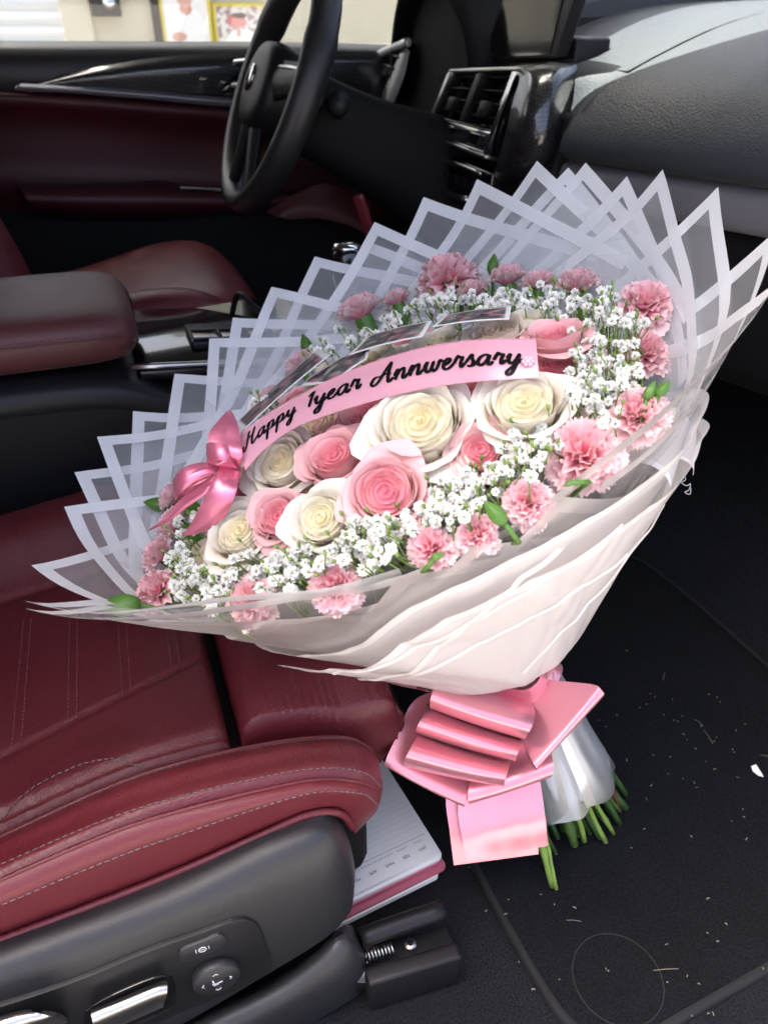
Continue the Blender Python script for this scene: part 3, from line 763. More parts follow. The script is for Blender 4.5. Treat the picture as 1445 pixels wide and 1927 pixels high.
# ================================================================== centre console with armrest
cn = thing('centre_console', (0.0, 1.0, 0.0), 'black centre console with gloss top and buttons between the seats', 'console')
def rbox_loft(name, sec, m, parent, nu=33, nv=24):
    """closed rounded sections joined into a cushion shape; the ends shrink to a point"""
    g = []
    for (cx, cy, cz, ry, rz, k) in sec:
        ring = []
        for i in range(nu):
            a = 2 * PI * i / (nu - 1); ca, sa = math.cos(a), math.sin(a)
            q = 1.0 / (abs(ca) ** k + abs(sa) ** k) ** (1 / k)
            ring.append(Vector((cx, cy + ca * q * ry, cz + sa * q * rz)))
        g.append(ring)
    vs, fs = gridf(loft(g, nu, nv)); return add(name, vs, fs, m, parent)
arm = thing('armrest', (-0.1, 1.0, 0.40), 'padded burgundy armrest lid on the centre console', 'armrest')
NU = 45
g = []
for (x, s, zt) in ((-0.55, 1.0, 0.0), (-0.3, 1.0, 0.0), (-0.1, 1.0, 0.0), (-0.03, 1.0, -0.001), (0.0, 0.96, -0.003), (0.018, 0.86, -0.008), (0.026, 0.66, -0.016), (0.028, 0.4, -0.022), (0.029, 0.02, -0.025)):
    ring = []
    for i in range(NU):
        a = 2 * PI * i / (NU - 1); ca, sa = math.cos(a), math.sin(a)
        q = 1.0 / (abs(ca) ** 4 + abs(sa) ** 4) ** 0.25
        z = 0.428 + sa * q * 0.034 * (0.5 + 0.5 * s) + (zt if sa > 0 else -zt * 0.4)
        y = 0.995 + ca * q * 0.115 * s * (1.0 if sa > -0.3 else 1.0 + 0.1 * (sa + 0.3))
        ring.append(Vector((x, y, z)))
    g.append(ring)
vs, fs = gridf(loft(g, NU, 44))
lid_top = mat('armrest_leather', (0.085, 0.022, 0.022), 0.5, spec=0.5, sheen=0.05, bump=('leather', 700, 0.3, 0.0006), var=0.12, varscale=20)
add('pad', vs, fs, lid_top, arm)
mb = MB()
for i in range(64):
    x = -0.5 + i * 0.0083
    if x > 0.0: break
    mb.tube([(x, 0.8797, 0.4405), (x + 0.005, 0.8797, 0.4405)], 0.0007, 5)
tag(mb.build('stitching', M['thread_red'], arm), kind='stuff')
tube('piping', [(-0.55, 0.8795, 0.437), (-0.2, 0.8795, 0.437), (-0.02, 0.8805, 0.436), (0.008, 0.89, 0.432), (0.0235, 0.925, 0.425)], 0.0012, lid_top, arm, n=6, res=40)
# console body: side wall with a curved front shoulder
g = []
for (y, dz) in ((0.868, -0.03), (0.862, -0.008), (0.872, 0.0), (0.90, 0.002), (1.12, 0.002)):
    g.append([Vector((x, y, z + dz)) for (x, z) in ((-0.6, 0.392), (-0.2, 0.392), (-0.05, 0.39), (0.0, 0.382), (0.05, 0.358), (0.10, 0.33), (0.2, 0.30), (0.45, 0.29), (0.66, 0.29))])
vs, fs = gridf(loft(g, 40, 14)); add('shoulder', vs, fs, M['plastic'], cn)
g = [[Vector((x, y, z)) for (x, z) in ((-0.6, zt), (-0.2, zt), (-0.05, zt - 0.002), (0.0, zt - 0.01), (0.05, zt - 0.034), (0.10, zt - 0.062), (0.2, zt - 0.092), (0.45, zt - 0.1), (0.66, zt - 0.1))] for (y, zt) in ((0.868, 0.362), (0.872, 0.30), (0.876, 0.22), (0.88, 0.11), (0.88, 0.02))]
vs, fs = gridf(loft(g, 40, 14)); add('side_wall', vs, fs, M['plastic'], cn)
tp = prism('gloss_top', [(0.02, 0.90, 0.372), (0.34, 0.90, 0.345), (0.60, 0.90, 0.40), (0.60, 1.14, 0.40), (0.34, 1.14, 0.345), (0.02, 1.14, 0.372)], (0, 0, 0.012), M['plastic_gloss'], cn, 0.003)
tube('edge_strip', [(0.012, 0.896, 0.392), (0.12, 0.896, 0.382), (0.34, 0.896, 0.361)], 0.0045, M['silver'], tp, n=8, res=10)
sb = prism('switch_block', [(0.09, 0.955, 0.380), (0.20, 0.955, 0.371), (0.20, 1.03, 0.371), (0.09, 1.03, 0.380)], (0, 0, 0.012), M['plastic'], cn, 0.004)
for k in range(3):
    x = 0.094 + 0.036 * k
    z = 0.392 - 0.003 * k
    prism('button', [(x, 0.958, z), (x + 0.033, 0.958, z - 0.003), (x + 0.033, 0.99, z - 0.003), (x, 0.99, z)], (0, 0, 0.004), M['plastic_gloss'], sb, 0.0015)
tube('charging_cable', [(0.16, 1.06, 0.385), (0.17, 1.04, 0.42), (0.19, 1.0, 0.405), (0.24, 0.96, 0.37), (0.30, 0.94, 0.365)], 0.004, M['plastic'], cn, n=8, res=24)
# gear selector
gs = tube('gear_selector', [(0.315, 1.03, 0.35), (0.318, 1.03, 0.41), (0.322, 1.032, 0.455), (0.322, 1.034, 0.472)], lambda s: 0.012 + 0.012 * smoothstep(0.4, 0.8, s) - 0.008 * smoothstep(0.9, 1.0, s), M['plastic_gloss'], cn, n=16, res=16)
tube('selector_cap', [(0.322, 1.034, 0.466), (0.323, 1.034, 0.474), (0.323, 1.034, 0.477)], lambda s: 0.021 - 0.013 * s * s, M['chrome'], gs, n=18)
# paper receipt lying in the tray
prism('tray_card', [atz(p[0], p[1], 0.33) for p in ((244, 748), (330, 757), (330, 768), (246, 766))], (0, 0, 0.001), mat('yellow_card', (0.5, 0.45, 0.25), 0.6), cn)

# ================================================================== driver seat (dark, behind the console)
dsn = thing('driver_seat', (0.0, 1.42, 0.0), 'burgundy leather driver seat behind the centre console', 'car seat')
rbox_loft('cushion', [(-0.30, 1.40, 0.25, 0.22, 0.06, 4), (-0.05, 1.40, 0.27, 0.23, 0.07, 4), (0.10, 1.40, 0.30, 0.23, 0.075, 4), (0.19, 1.40, 0.305, 0.225, 0.07, 3.5), (0.235, 1.40, 0.29, 0.20, 0.05, 3), (0.25, 1.40, 0.28, 0.12, 0.03, 2.5), (0.252, 1.40, 0.28, 0.01, 0.005, 2)], M['leather'], dsn)
rbox_loft('side_bolster', [(-0.30, 1.20, 0.28, 0.05, 0.08, 2.5), (-0.05, 1.20, 0.30, 0.05, 0.08, 2.5), (0.08, 1.20, 0.315, 0.048, 0.075, 2.5), (0.15, 1.20, 0.315, 0.042, 0.06, 2.5), (0.19, 1.20, 0.305, 0.025, 0.035, 2.5), (0.20, 1.20, 0.30, 0.003, 0.004, 2)], M['leather'], dsn)
g = []
for (z, x, r) in ((0.28, -0.09, 0.05), (0.40, -0.115, 0.062), (0.52, -0.155, 0.066), (0.62, -0.19, 0.064), (0.75, -0.25, 0.06), (0.9, -0.33, 0.05)):
    g.append([Vector((x - 0.05 + r * math.cos(a), 1.30 + 0.05 * math.sin(a), z + 0.2 * r * math.cos(a))) for a in [2 * PI * i / 24 for i in range(25)]])
vs, fs = gridf(loft(g, 25, 24)); add('back_bolster', vs, fs, M['leather'], dsn)
box('backrest', (-0.42, 1.28, 0.30), (-0.27, 1.64, 0.92), M['leather'], dsn, 0.05, 4)

# ================================================================== passenger seat
ps = thing('passenger_seat', (-0.1, 0.6, 0.0), 'burgundy leather passenger seat with dark side trim, the bouquet leaning on it', 'car seat')
def stitches(name, curve, m, parent, seg=0.0036, gap=0.0016, r=0.00048, lift=0.0):
    n = max(4, int(sum((Vector(b) - Vector(a)).length for a, b in zip(curve, curve[1:])) / (seg + gap)))
    pts = crs(curve, n * 3 + 1)
    mb = MB()
    for i in range(n):
        a, b = pts[3 * i], pts[3 * i + 2]
        mid = (a + b) / 2 + (CAM - a).normalized() * (0.0006 + lift)
        mb.tube([a + (CAM - a).normalized() * lift, mid, b + (CAM - a).normalized() * lift], r, 5)
    return tag(mb.build(name, m, parent), kind='stuff')
T0 = C(0.362, (-60, 1792), (200, 1697), (350, 1637), (480, 1577), (560, 1545), (610, 1533), (640, 1545, 0.37), (650, 1575, 0.385))
T1 = C(0.345, (-60, 1832), (200, 1737), (350, 1679), (480, 1622), (560, 1589), (620, 1570, 0.348), (654, 1582, 0.358), (662, 1602, 0.38))
T2 = C(0.334, (-60, 1895), (200, 1797), (350, 1737), (480, 1687), (580, 1648), (635, 1632, 0.338), (664, 1636, 0.352), (668, 1645, 0.38))
T3 = C(0.331, (-60, 1990), (200, 1900), (350, 1842), (480, 1782), (580, 1740), (630, 1716, 0.336), (661, 1694, 0.352), (664, 1700, 0.38))
T4 = C(0.338, (-60, 2100), (200, 2000), (350, 1925), (480, 1848), (580, 1788), (630, 1752, 0.342), (655, 1722, 0.356), (656, 1724, 0.38))
def ext(L, k=2.0): return [L[0] + (L[0] - L[1]) * k] + L
T0, T1, T2, T3, T4 = [ext(t) for t in (T0, T1, T2, T3, T4)]
trim = loft_obj('side_trim', [T0, T1, T2, T3, T4], 90, 26, M['trim'], ps)
# red side of the cushion: welt, side panel, bolster crest, inner seam
B0 = C(0.367, (-60, 1784), (200, 1687), (350, 1627), (500, 1560), (580, 1526), (635, 1524), (662, 1552, 0.375), (668, 1570, 0.40))
B1 = C(0.353, (-60, 1730), (200, 1622), (350, 1566), (500, 1514), (600, 1490), (668, 1498), (700, 1522, 0.37), (706, 1530, 0.40))
B2 = C(0.360, (-60, 1688), (200, 1576), (350, 1528), (500, 1490), (600, 1472), (678, 1478), (711, 1500, 0.376), (716, 1505, 0.405))
B2b = C(0.364, (-60, 1678), (200, 1566), (350, 1519), (500, 1482), (600, 1464), (680, 1469), (713, 1492, 0.378), (717, 1497, 0.405))
B3 = C(0.384, (-60, 1636), (200, 1521), (350, 1470), (500, 1436), (600, 1420), (680, 1424), (714, 1450, 0.392), (717, 1465, 0.412))
B4 = C(0.409, (-60, 1606), (200, 1487), (350, 1437), (500, 1404), (600, 1391), (664, 1393), (702, 1415, 0.412), (712, 1440, 0.43))
B4b = C(0.417, (-60, 1610), (200, 1489), (350, 1438), (500, 1404), (600, 1392), (664, 1396), (700, 1418, 0.422), (708, 1440, 0.44))
B5 = C(0.425, (-60, 1640), (200, 1510), (350, 1458), (500, 1420), (600, 1408), (664, 1415), (695, 1435, 0.432), (700, 1450, 0.45))
B0, B1, B2, B2b, B3, B4, B4b, B5 = [ext(t) for t in (B0, B1, B2, B2b, B3, B4, B4b, B5)]
side = loft_obj('side_panel', [B0, B1, B2, B2b], 110, 16, M['leather_side'], ps)
side_g = [list(r) for r in LASTG]
bol = loft_obj('bolster', [B2b, [a.lerp(b, 0.5) + Vector((0, -0.004, 0.004)) for a, b in zip(B2b, B3)], B3, [a.lerp(b, 0.5) + Vector((0, -0.001, 0.004)) for a, b in zip(B3, B4)], B4, B4b, B5], 110, 30, M['leather'], ps)
bol_g = [list(r) for r in LASTG]
def mid(a, b, t): return [p.lerp(q, t) for p, q in zip(a, b)]
# welt along the plastic trim: ribbed cord
welt = crs([p + Vector((0, -0.004, 0.001)) for p in B0[:7]] + [B0[7] + Vector((0, -0.003, 0))], 260)
mbw = MB(); mbw.tube(welt, lambda s: 0.0030 + 0.0004 * math.sin(s * 900), 8); mbw.build('welt', M['leather_side'], ps)
stitches('stitching', side_g[11][:102], M['thread'], side, lift=0.0003)
stitches('stitching', bol_g[3][:103], M['thread'], bol, lift=0.0003)
stitches('stitching', bol_g[18][:103], M['thread'], bol, lift=0.0003)
sm = crs([p + Vector((0, -0.0005, 0.0006)) for p in mid(B2, B2b, 0.5)][:8], 80)
mbw = MB(); mbw.tube(sm, 0.0016, 6); mbw.build('seam_cord', M['leather'], ps)
sm = crs([p + Vector((0, 0.001, 0.0012)) for p in mid(B4, B4b, 0.5)][:8], 80)
mbw = MB(); mbw.tube(sm, 0.0015, 6); mbw.build('seam_cord', M['leather'], ps)

# sitting surface: height field z(x, y)
def near_seam(x):
    # top seam height of the bolster (for blending)
    return 0.252
crestpts = crs(B4, 80)
def bolster_z(x):
    best = min(crestpts, key=lambda p: abs(p.x - x)); return best.z
def seat_z(x, y):
    zb = bolster_z(max(-0.18, min(0.12, x)))
    base = 0.232 + 0.04 * smoothstep(-0.3, 0.1, x) - 0.004
    t = smoothstep(0.425, 0.49, y)
    z = zb * (1 - t) + base * t - 0.006 * math.exp(-((y - 0.428) / 0.006) ** 2)
    f = smoothstep(0.70, 0.78, y)
    z = z * (1 - f) + (base + 0.04) * f
    z -= 0.05 * smoothstep(0.80, 0.845, y)
    z -= 0.004 * math.exp(-((y - 0.70) / 0.006) ** 2)
    return z
def seat_patch(name, x0, x1, y0, y1, nx, ny, m, edge=0.012, zoff=0.0, groove=()):
    """pillow with rounded rims standing on the seat base"""
    g = []
    for j in range(-3, ny + 4):
        row = []
        for i in range(-3, nx + 4):
            u, v = min(1, max(0, i / nx)), min(1, max(0, j / ny))
            x, y = x0 + (x1 - x0) * u, y0 + (y1 - y0) * v
            d = min((x - x0), (x1 - x), (y - y0) * 1.0 + 0.02, (y1 - y))
            z = seat_z(x, y) + zoff
            if d < edge: z -= (edge - math.sqrt(max(0, edge * edge - (edge - d) ** 2))) * 0.9
            ex = max(0, -i, i - nx, -j, j - ny)
            z -= ex * 0.022
            for (gf, gd, gw) in groove:
                z -= gd * math.exp(-(gf(x, y) / gw) ** 2)
            row.append(Vector((x, y, z)))
        g.append(row)
    vs, fs = gridf(g); return add(name, vs, fs, m, ps)
# double stitched channels running across the cushion, as the photograph shows them
CHX = (-0.134, -0.090, -0.045, -0.002)
def ins_edge(x): return 0.489 + 0.20 * (x + 0.148)
ch = []
for xa in CHX:
    for dx in (-0.0036, 0.0036):
        ch.append((lambda x, y, xa=xa, dx=dx: (x - xa - dx - 0.03 * (y - 0.55)) if y > ins_edge(x) else 1.0, 0.0013, 0.0016))
ch.append((lambda x, y: (y - ins_edge(x)), 0.0032, 0.0026))
seat = seat_patch('seat_cushion', -0.42, 0.026, 0.424, 0.84, 150, 110, M['leather_perf'], 0.010, 0.0, ch)
thigh = seat_patch('thigh_support', 0.036, 0.172, 0.436, 0.82, 60, 90, M['leather'], 0.026, 0.004, [(lambda x, y: x - 0.150, 0.0022, 0.0022)])
tag(thigh, 'separate front thigh cushion')
mbs = MB()
for xa in CHX:
    for dx in (-0.0036, 0.0036):
        y = ins_edge(xa) + 0.003
        while y < 0.66:
            x = xa + dx + 0.03 * (y - 0.55)
            mbs.tube([(x, y, seat_z(x, y) - 0.0006), (x + 0.0001, y + 0.0028, seat_z(x, y + 0.0028) - 0.0006)], 0.00045, 5)
            y += 0.0046
tag(mbs.build('channel_stitching', M['thread_red'], seat), kind='stuff')
# curved stitch of the inner bolster panel at the left
cv = [aty(p[0], p[1], 0.44) for p in ((-40, 1545), (40, 1490), (110, 1460), (180, 1446), (240, 1450), (275, 1466))]
cv = [Vector((p.x, p.y, seat_z(p.x, p.y) + 0.0010)) for p in [atz(q[0], q[1], 0.252) for q in ((-40, 1545), (40, 1490), (110, 1460), (180, 1446), (240, 1450), (275, 1466))]]
cvd = crs(cv, 50); cvd = [Vector((p.x, p.y, seat_z(p.x, p.y) + 0.0008)) for p in cvd]
stitches('stitching', cvd, M['thread'], seat)
box('seat_base', (-0.4, 0.40, 0.06), (0.135, 0.82, 0.185), M['dark'], ps, 0.02)
box('gap_filler', (0.0, 0.44, 0.15), (0.06, 0.81, 0.215), M['plastic'], ps, 0.004)
rbb = [(0.20, -0.40, 0.05), (0.30, -0.42, 0.075), (0.45, -0.46, 0.085), (0.65, -0.53, 0.085), (0.85, -0.60, 0.075), (0.95, -0.64, 0.05), (0.98, -0.65, 0.01)]
g = []
for (z, x, r) in rbb:
    ring = []
    for i in range(41):
        a = 2 * PI * i / 40; ca, sa = math.cos(a), math.sin(a)
        q = 1.0 / (abs(ca) ** 4 + abs(sa) ** 4) ** 0.25
        ring.append(Vector((x - 0.04 + ca * q * r + 0.03 * smoothstep(0.13, 0.22, abs(sa * q * 0.23)) * (1 if ca > 0 else 0), 0.615 + sa * q * 0.235 * (1 if z < 0.9 else 0.9), z)))
    g.append(ring)
vs, fs = gridf(loft(g, 41, 30)); add('backrest', vs, fs, M['leather'], ps)
# front face under the thigh support
loft_obj('front_panel', [[Vector((0.165, y, 0.222)) for y in (0.44, 0.6, 0.8)], [Vector((0.17, y, 0.205)) for y in (0.44, 0.6, 0.8)], [Vector((0.150, y, 0.17)) for y in (0.44, 0.6, 0.8)], [Vector((0.125, y, 0.14)) for y in (0.44, 0.6, 0.8)]], 8, 12, M['leather'], ps, 0.01)
# control panel on the side trim
def PY(y, *pp): return [aty(p[0], p[1], y) for p in pp]
outline = crs(PY(0.329, (-60, 1915), (60, 1878), (160, 1842), (286, 1790), (380, 1757), (440, 1735), (470, 1733), (490, 1748), (503, 1785), (512, 1822), (500, 1838), (436, 1870), (360, 1900), (280, 1935), (150, 1990), (-60, 2060)), 60)
cp = prism('control_panel', outline, (0, 0.012, 0), M['plastic'], ps, 0.0012, 2)
rk = prism('lumbar_rocker', crs(PY(0.3265, (336, 1797), (344, 1788), (380, 1774), (412, 1761), (422, 1764), (426, 1775), (420, 1784), (380, 1802), (350, 1814), (340, 1810), (336, 1797)), 28)[:-1], (0, 0.005, 0), M['trim'], cp, 0.0008, 2)
kc = aty(405, 1828, 0.329)
kb = tube('lumbar_dial', [kc + Vector((0, 0.002, 0)), kc + Vector((0, -0.007, 0)), kc + Vector((0, -0.0085, 0))], lambda s: 0.0178 if s < 0.9 else 0.0165, M['trim'], cp, n=40)
def icon_line(pts, r=0.0003, parent=kb, name='marking'):
    vs, fs = tube_geo([Vector(p) for p in pts], r, 5); return add(name, vs, fs, M['icon'], parent)
ky = kc.y - 0.0088
def KP(a, b): return Vector((kc.x + a * 0.001, ky, kc.z + b * 0.001))
icon_line([KP(-2, 9.6), KP(0, 11.4), KP(2, 9.6)]); icon_line([KP(-2, -9.6), KP(0, -11.4), KP(2, -9.6)])
icon_line([KP(-9.6, -2), KP(-11.4, 0), KP(-9.6, 2)]); icon_line([KP(9.6, -2), KP(11.4, 0), KP(9.6, 2)])
icon_line([KP(-3, 4), KP(-2, -2), KP(4, -1)], 0.0005); icon_line([KP(-3.6, 0), KP(-2.6, -3.4), KP(1, -3.2)], 0.00035)
rc = aty(381, 1788, 0.3258)
ring = [Vector((rc.x + 0.0028 * math.cos(a), rc.y, rc.z + 0.0028 * math.sin(a))) for a in [2 * PI * i / 14 for i in range(15)]]
icon_line(ring, 0.00035, rk)
for s in (-1, 1):
    icon_line([Vector((rc.x + s * (0.0042 + 0.0006 * math.cos(t)), rc.y, rc.z + 0.0028 * math.sin(t))) for t in (-1, 0, 1)], 0.0003, rk)
icon_line([Vector((rc.x - 0.0022, rc.y, rc.z)), Vector((rc.x + 0.0022, rc.y, rc.z))], 0.0003, rk)
# satin seat switches in dark surrounds
prism('switch_surround', crs(PY(0.3275, (160, 1905), (200, 1880), (280, 1845), (318, 1838), (328, 1850), (330, 1885), (322, 1900), (250, 1935), (180, 1962), (160, 1940), (160, 1905)), 30)[:-1], (0, 0.004, 0), M['plastic_gloss'], cp, 0.0006, 2)
loft_obj('seat_switch', [PY(0.326, (170, 1903), (230, 1877), (290, 1852), (313, 1847)), PY(0.314, (171, 1908), (230, 1884), (290, 1859), (315, 1853)),
                         PY(0.310, (176, 1932), (232, 1905), (290, 1880), (314, 1872)), PY(0.314, (184, 1946), (240, 1922), (290, 1899), (308, 1890)), PY(0.327, (186, 1950), (240, 1926), (290, 1904), (308, 1896))], 24, 16, M['silver'], cp, 0.003)
loft_obj('recline_switch', [PY(0.326, (-60, 1930), (0, 1912), (40, 1902), (60, 1900)), PY(0.312, (-60, 1940), (0, 1922), (40, 1911), (64, 1906)), PY(0.310, (-60, 1990), (0, 1960), (60, 1935), (110, 1916)), PY(0.326, (-60, 2020), (0, 1985), (60, 1955), (128, 1926))], 20, 12, M['silver'], cp, 0.003)
# rail cover below and the end of the seat rail
loft_obj('rail_cover', [C(0.345, (-200, 2190), (150, 2020), (300, 1950), (420, 1890), (520, 1840), (595, 1792), (640, 1745, 0.348), (662, 1742, 0.36)),
                        C(0.330, (-200, 2215), (150, 2045), (300, 1970), (420, 1908), (530, 1852), (605, 1800), (648, 1757, 0.336), (676, 1768, 0.352)),
                        C(0.318, (-200, 2290), (150, 2110), (300, 2030), (440, 1950), (560, 1885), (640, 1838), (676, 1815, 0.325), (692, 1800, 0.345)),
                        C(0.322, (-200, 2380), (150, 2190), (300, 2110), (440, 2020), (560, 1945), (640, 1895), (680, 1870, 0.328), (694, 1850, 0.345))], 50, 18, M['trim'], ps)
rl = prism('seat_rail', [atz(p[0], p[1], 0.050) for p in ((684, 1822), (858, 1772), (870, 1802), (694, 1856))], (0, 0, -0.044), M['plastic'], ps, 0.003, 3)
prism('rail_channel', [atz(p[0], p[1], 0.034) for p in ((676, 1790), (835, 1738), (858, 1780), (688, 1830))], (0, 0, -0.03), M['dark'], rl, 0.002, 2)
tube('rail_tube', [atz(678, 1767, 0.058), atz(740, 1744, 0.058), atz(832, 1713, 0.058)], 0.0085, M['plastic'], rl, n=18, res=8)
prism('rail_back', [atz(p[0], p[1], 0.05) for p in ((700, 1745), (836, 1702), (842, 1722), (704, 1768))], (0, 0, -0.046), M['plastic'], rl, 0.003, 2)
sc = atz(772, 1778, 0.036)
tube('rail_screw', [sc + Vector((0, 0, -0.004)), sc, sc + Vector((0, 0, 0.002))], lambda s: 0.0062 if s < 0.9 else 0.0054, M['steel'], rl, n=18)
tube('rail_screw_socket', [sc + Vector((0, 0, 0.0012)), sc + Vector((0, 0, 0.0024))], 0.0028, M['dark'], rl, n=6)
s0, s1 = atz(688, 1800, 0.044), atz(738, 1786, 0.044)
ax = (s1 - s0).normalized(); u1 = ax.cross(Vector((0, 0, 1))).normalized(); u2 = ax.cross(u1)
tube('rail_spring', [s0.lerp(s1, i / 120) + (u1 * math.cos(i * 2 * PI / 15) + u2 * math.sin(i * 2 * PI / 15)) * 0.0052 for i in range(121)], 0.0010, M['steel'], rl, n=6)
tube('rail_pin', [atz(668, 1842, 0.03), atz(706, 1828, 0.03)], 0.0095, M['plastic_gloss'], rl, n=16)

# ================================================================== floor mat, litter
fm = thing('floor_mat', (0.5, 0.5, 0.0), 'black carpet floor mat in the passenger footwell', 'floor mat')
mo = [(0.248, 0.30), (0.245, 0.36), (0.244, 0.44), (0.245, 0.55), (0.25, 0.70), (0.27, 0.79), (0.34, 0.83), (0.62, 0.83), (0.70, 0.80), (0.72, 0.70), (0.725, 0.5), (0.72, 0.33), (0.68, 0.25), (0.60, 0.226), (0.46, 0.219), (0.36, 0.212), (0.31, 0.209), (0.275, 0.217), (0.255, 0.245), (0.248, 0.30)]
def fz(x):
    return 0.0 if x < 0.62 else 0.02 * smoothstep(0.62, 0.78, x)
mp = crs([(p[0], p[1], 0.0) for p in mo], 120)[:-1]
cen = Vector((0.49, 0.53, 0))
g = []
for (s, z) in ((0.0, 0.008), (0.3, 0.008), (0.6, 0.008), (0.85, 0.008), (0.975, 0.008), (1.0, 0.004)):
    g.append([Vector((cen.x + (p.x - cen.x) * s, cen.y + (p.y - cen.y) * s, z + fz(cen.x + (p.x - cen.x) * s))) for p in mp + [mp[0]]])
vs, fs = gridf(g); add('carpet_pile', vs, fs, M['mat'], fm)
ring = [Vector((p.x, p.y, 0.0075 + fz(p.x))) for p in mp + [mp[0]]]
g = [[Vector((cen.x + (p.x - cen.x) * s, cen.y + (p.y - cen.y) * s, z + fz(p.x))) for p in mp + [mp[0]]] for (s, z) in ((0.978, 0.0081), (0.981, 0.0088), (0.990, 0.0091), (0.999, 0.0086), (1.003, 0.006), (1.003, 0.001))]
vs, fs = gridf(g); add('edge_binding', vs, fs, M['binding'], fm)
hc = atz(1162, 1842, 0.008)
ring = [Vector((hc.x + 0.040 * math.cos(a), hc.y + 0.040 * math.sin(a), 0.0083)) for a in [2 * PI * i / 60 for i in range(61)]]
vs, fs = tube_geo(ring, 0.0004, 5, cap=False); add('fixing_ring', vs, fs, mat('worn_ring', (0.02, 0.0205, 0.022), 0.9), fm)
random.seed(21)
mb = MB()
for i in range(105):
    px, py = random.uniform(860, 1445), random.uniform(1180, 1925)
    if random.random() < 0.35: px, py = random.gauss(1300, 90), random.gauss(1400, 70)
    p = atz(px, py, 0.0095)
    if p.x > 0.64 or p.x < 0.1 or p.y > 0.82: continue
    L = random.choice([0.0005, 0.0006, 0.0008, 0.001, 0.0016]) if random.random() < 0.96 else random.uniform(0.006, 0.012)
    a = random.uniform(0, 2 * PI)
    d = Vector((math.cos(a), math.sin(a), 0)) * L
    mb.tube([p - d, p + Vector((0, 0, 0.001)), p + d], random.uniform(0.0003, 0.0007) if L < 0.004 else 0.0003, 4)
lt = mb.build('floor_litter', M['grit']); tag(lt, 'tiny pale straw and grit bits scattered on the black floor mat', 'litter', kind='stuff')
chp = tag(prism('paper_scrap', [atz(p[0], p[1], 0.010) for p in ((1413, 1443), (1422, 1440), (1433, 1457), (1436, 1463), (1426, 1460), (1416, 1452))], (0, 0, 0.001), M['paper']), 'small white paper scrap on the black mat at the right edge', 'paper scrap')

# ================================================================== notebook on the floor
nb = thing('notebook', (0.15, 0.47, 0.0), 'open pink notebook with lined white pages on the floor under the seat', 'notebook')
e1 = (atz(660, 1688, 0.034) - atz(828, 1606, 0.034)).normalized()   # along the near edge, towards the seat
e1.z = 0
e2 = Vector((-e1.y, e1.x, 0)); 
if e2.y < 0: e2 = -e2
c0 = atz(832, 1604, 0.034); c0.z = 0
def NB(a, b, z): return c0 + e1 * a + e2 * b + Vector((0, 0, z))
def nb_block(name, a0, a1, b0, b1, z0, z1, m, parent, r=0.008):
    pts = []
    for (ca, cb, s) in ((a0 + r, b0 + r, PI), (a1 - r, b0 + r, 1.5 * PI), (a1 - r, b1 - r, 0), (a0 + r, b1 - r, 0.5 * PI)):
        for k in range(5):
            t = s + k * PI / 8
            pts.append(NB(ca + r * math.cos(t), cb + r * math.sin(t), z0))
    return prism(name, pts, (0, 0, z1 - z0), m, parent)
nb_block('page_block', 0.008, 0.16, -0.010, 0.21, 0.009, 0.0145, M['paper'], nb, 0.004)
nb_block('cover', -0.002, 0.165, -0.0085, 0.215, 0.0152, 0.0185, M['cover'], nb, 0.006)
nb_block('page_block', 0.001, 0.16, -0.0035, 0.212, 0.0188, 0.0245, M['cover'], nb, 0.006)
nb_block('cover', -0.001, 0.162, -0.002, 0.212, 0.0248, 0.0282, M['paper'], nb, 0.006)
pgs = nb_block('page', 0.0012, 0.16, 0.0006, 0.212, 0.0286, 0.0340, M['paper'], nb, 0.007)
mb = MB()
for k in range(26):
    b = 0.030 + k * 0.0065
    p = [NB(0.006, b, 0.0342), NB(0.15, b, 0.0342), NB(0.15, b + 0.0003, 0.0342), NB(0.006, b + 0.0003, 0.0342)]
    mb.put(p, [(0, 1, 2, 3)])
tag(mb.build('ruled_lines', M['print_pale'], pgs, False), kind='stuff')
def text_mesh(name, body, size, mtx, m, parent):
    cu = bpy.data.curves.new(name, 'FONT'); cu.body = body; cu.size = size; cu.align_x = 'CENTER'
    to = bpy.data.objects.new(name, cu)
    COL.objects.link(to)
    dg = bpy.context.evaluated_depsgraph_get()
    me = bpy.data.meshes.new_from_object(to.evaluated_get(dg))
    bpy.data.objects.remove(to, do_unlink=True); bpy.data.curves.remove(cu)
    me.materials.clear(); me.materials.append(m)
    return obj(name, me, parent, mtx)
ex = e1.copy(); ey = -e2                   # the page is seen upside down from the door
rot = Matrix(((ex.x, ey.x, 0, 0), (ex.y, ey.y, 0, 0), (0, 0, 1, 0), (0, 0, 0, 1)))
if ex.cross(ey).z < 0:
    ex = -ex
    rot = Matrix(((ex.x, ey.x, 0, 0), (ex.y, ey.y, 0, 0), (0, 0, 1, 0), (0, 0, 0, 1)))
for k, t in enumerate(('JAN', 'FEB', 'MAR', 'APR', 'MAY', 'JUN')):
    p = NB(0.016 + 0.0185 * k, 0.0135, 0.0344)
    text_mesh('lettering', t, 0.0048, Matrix.Translation(p) @ rot, M['print'], pgs)
    text_mesh('lettering', ' '.join(str(k * 5 + d + 1) for d in range(5)), 0.0028, Matrix.Translation(NB(0.016 + 0.0185 * k, 0.022, 0.0344)) @ rot, M['print'], pgs)
mb = MB(); mb.put([NB(0.006, 0.0255, 0.0343), NB(0.15, 0.0255, 0.0343), NB(0.15, 0.0259, 0.0343), NB(0.006, 0.0259, 0.0343)], [(0, 1, 2, 3)])
mb.build('rule', M['print'], pgs, False)

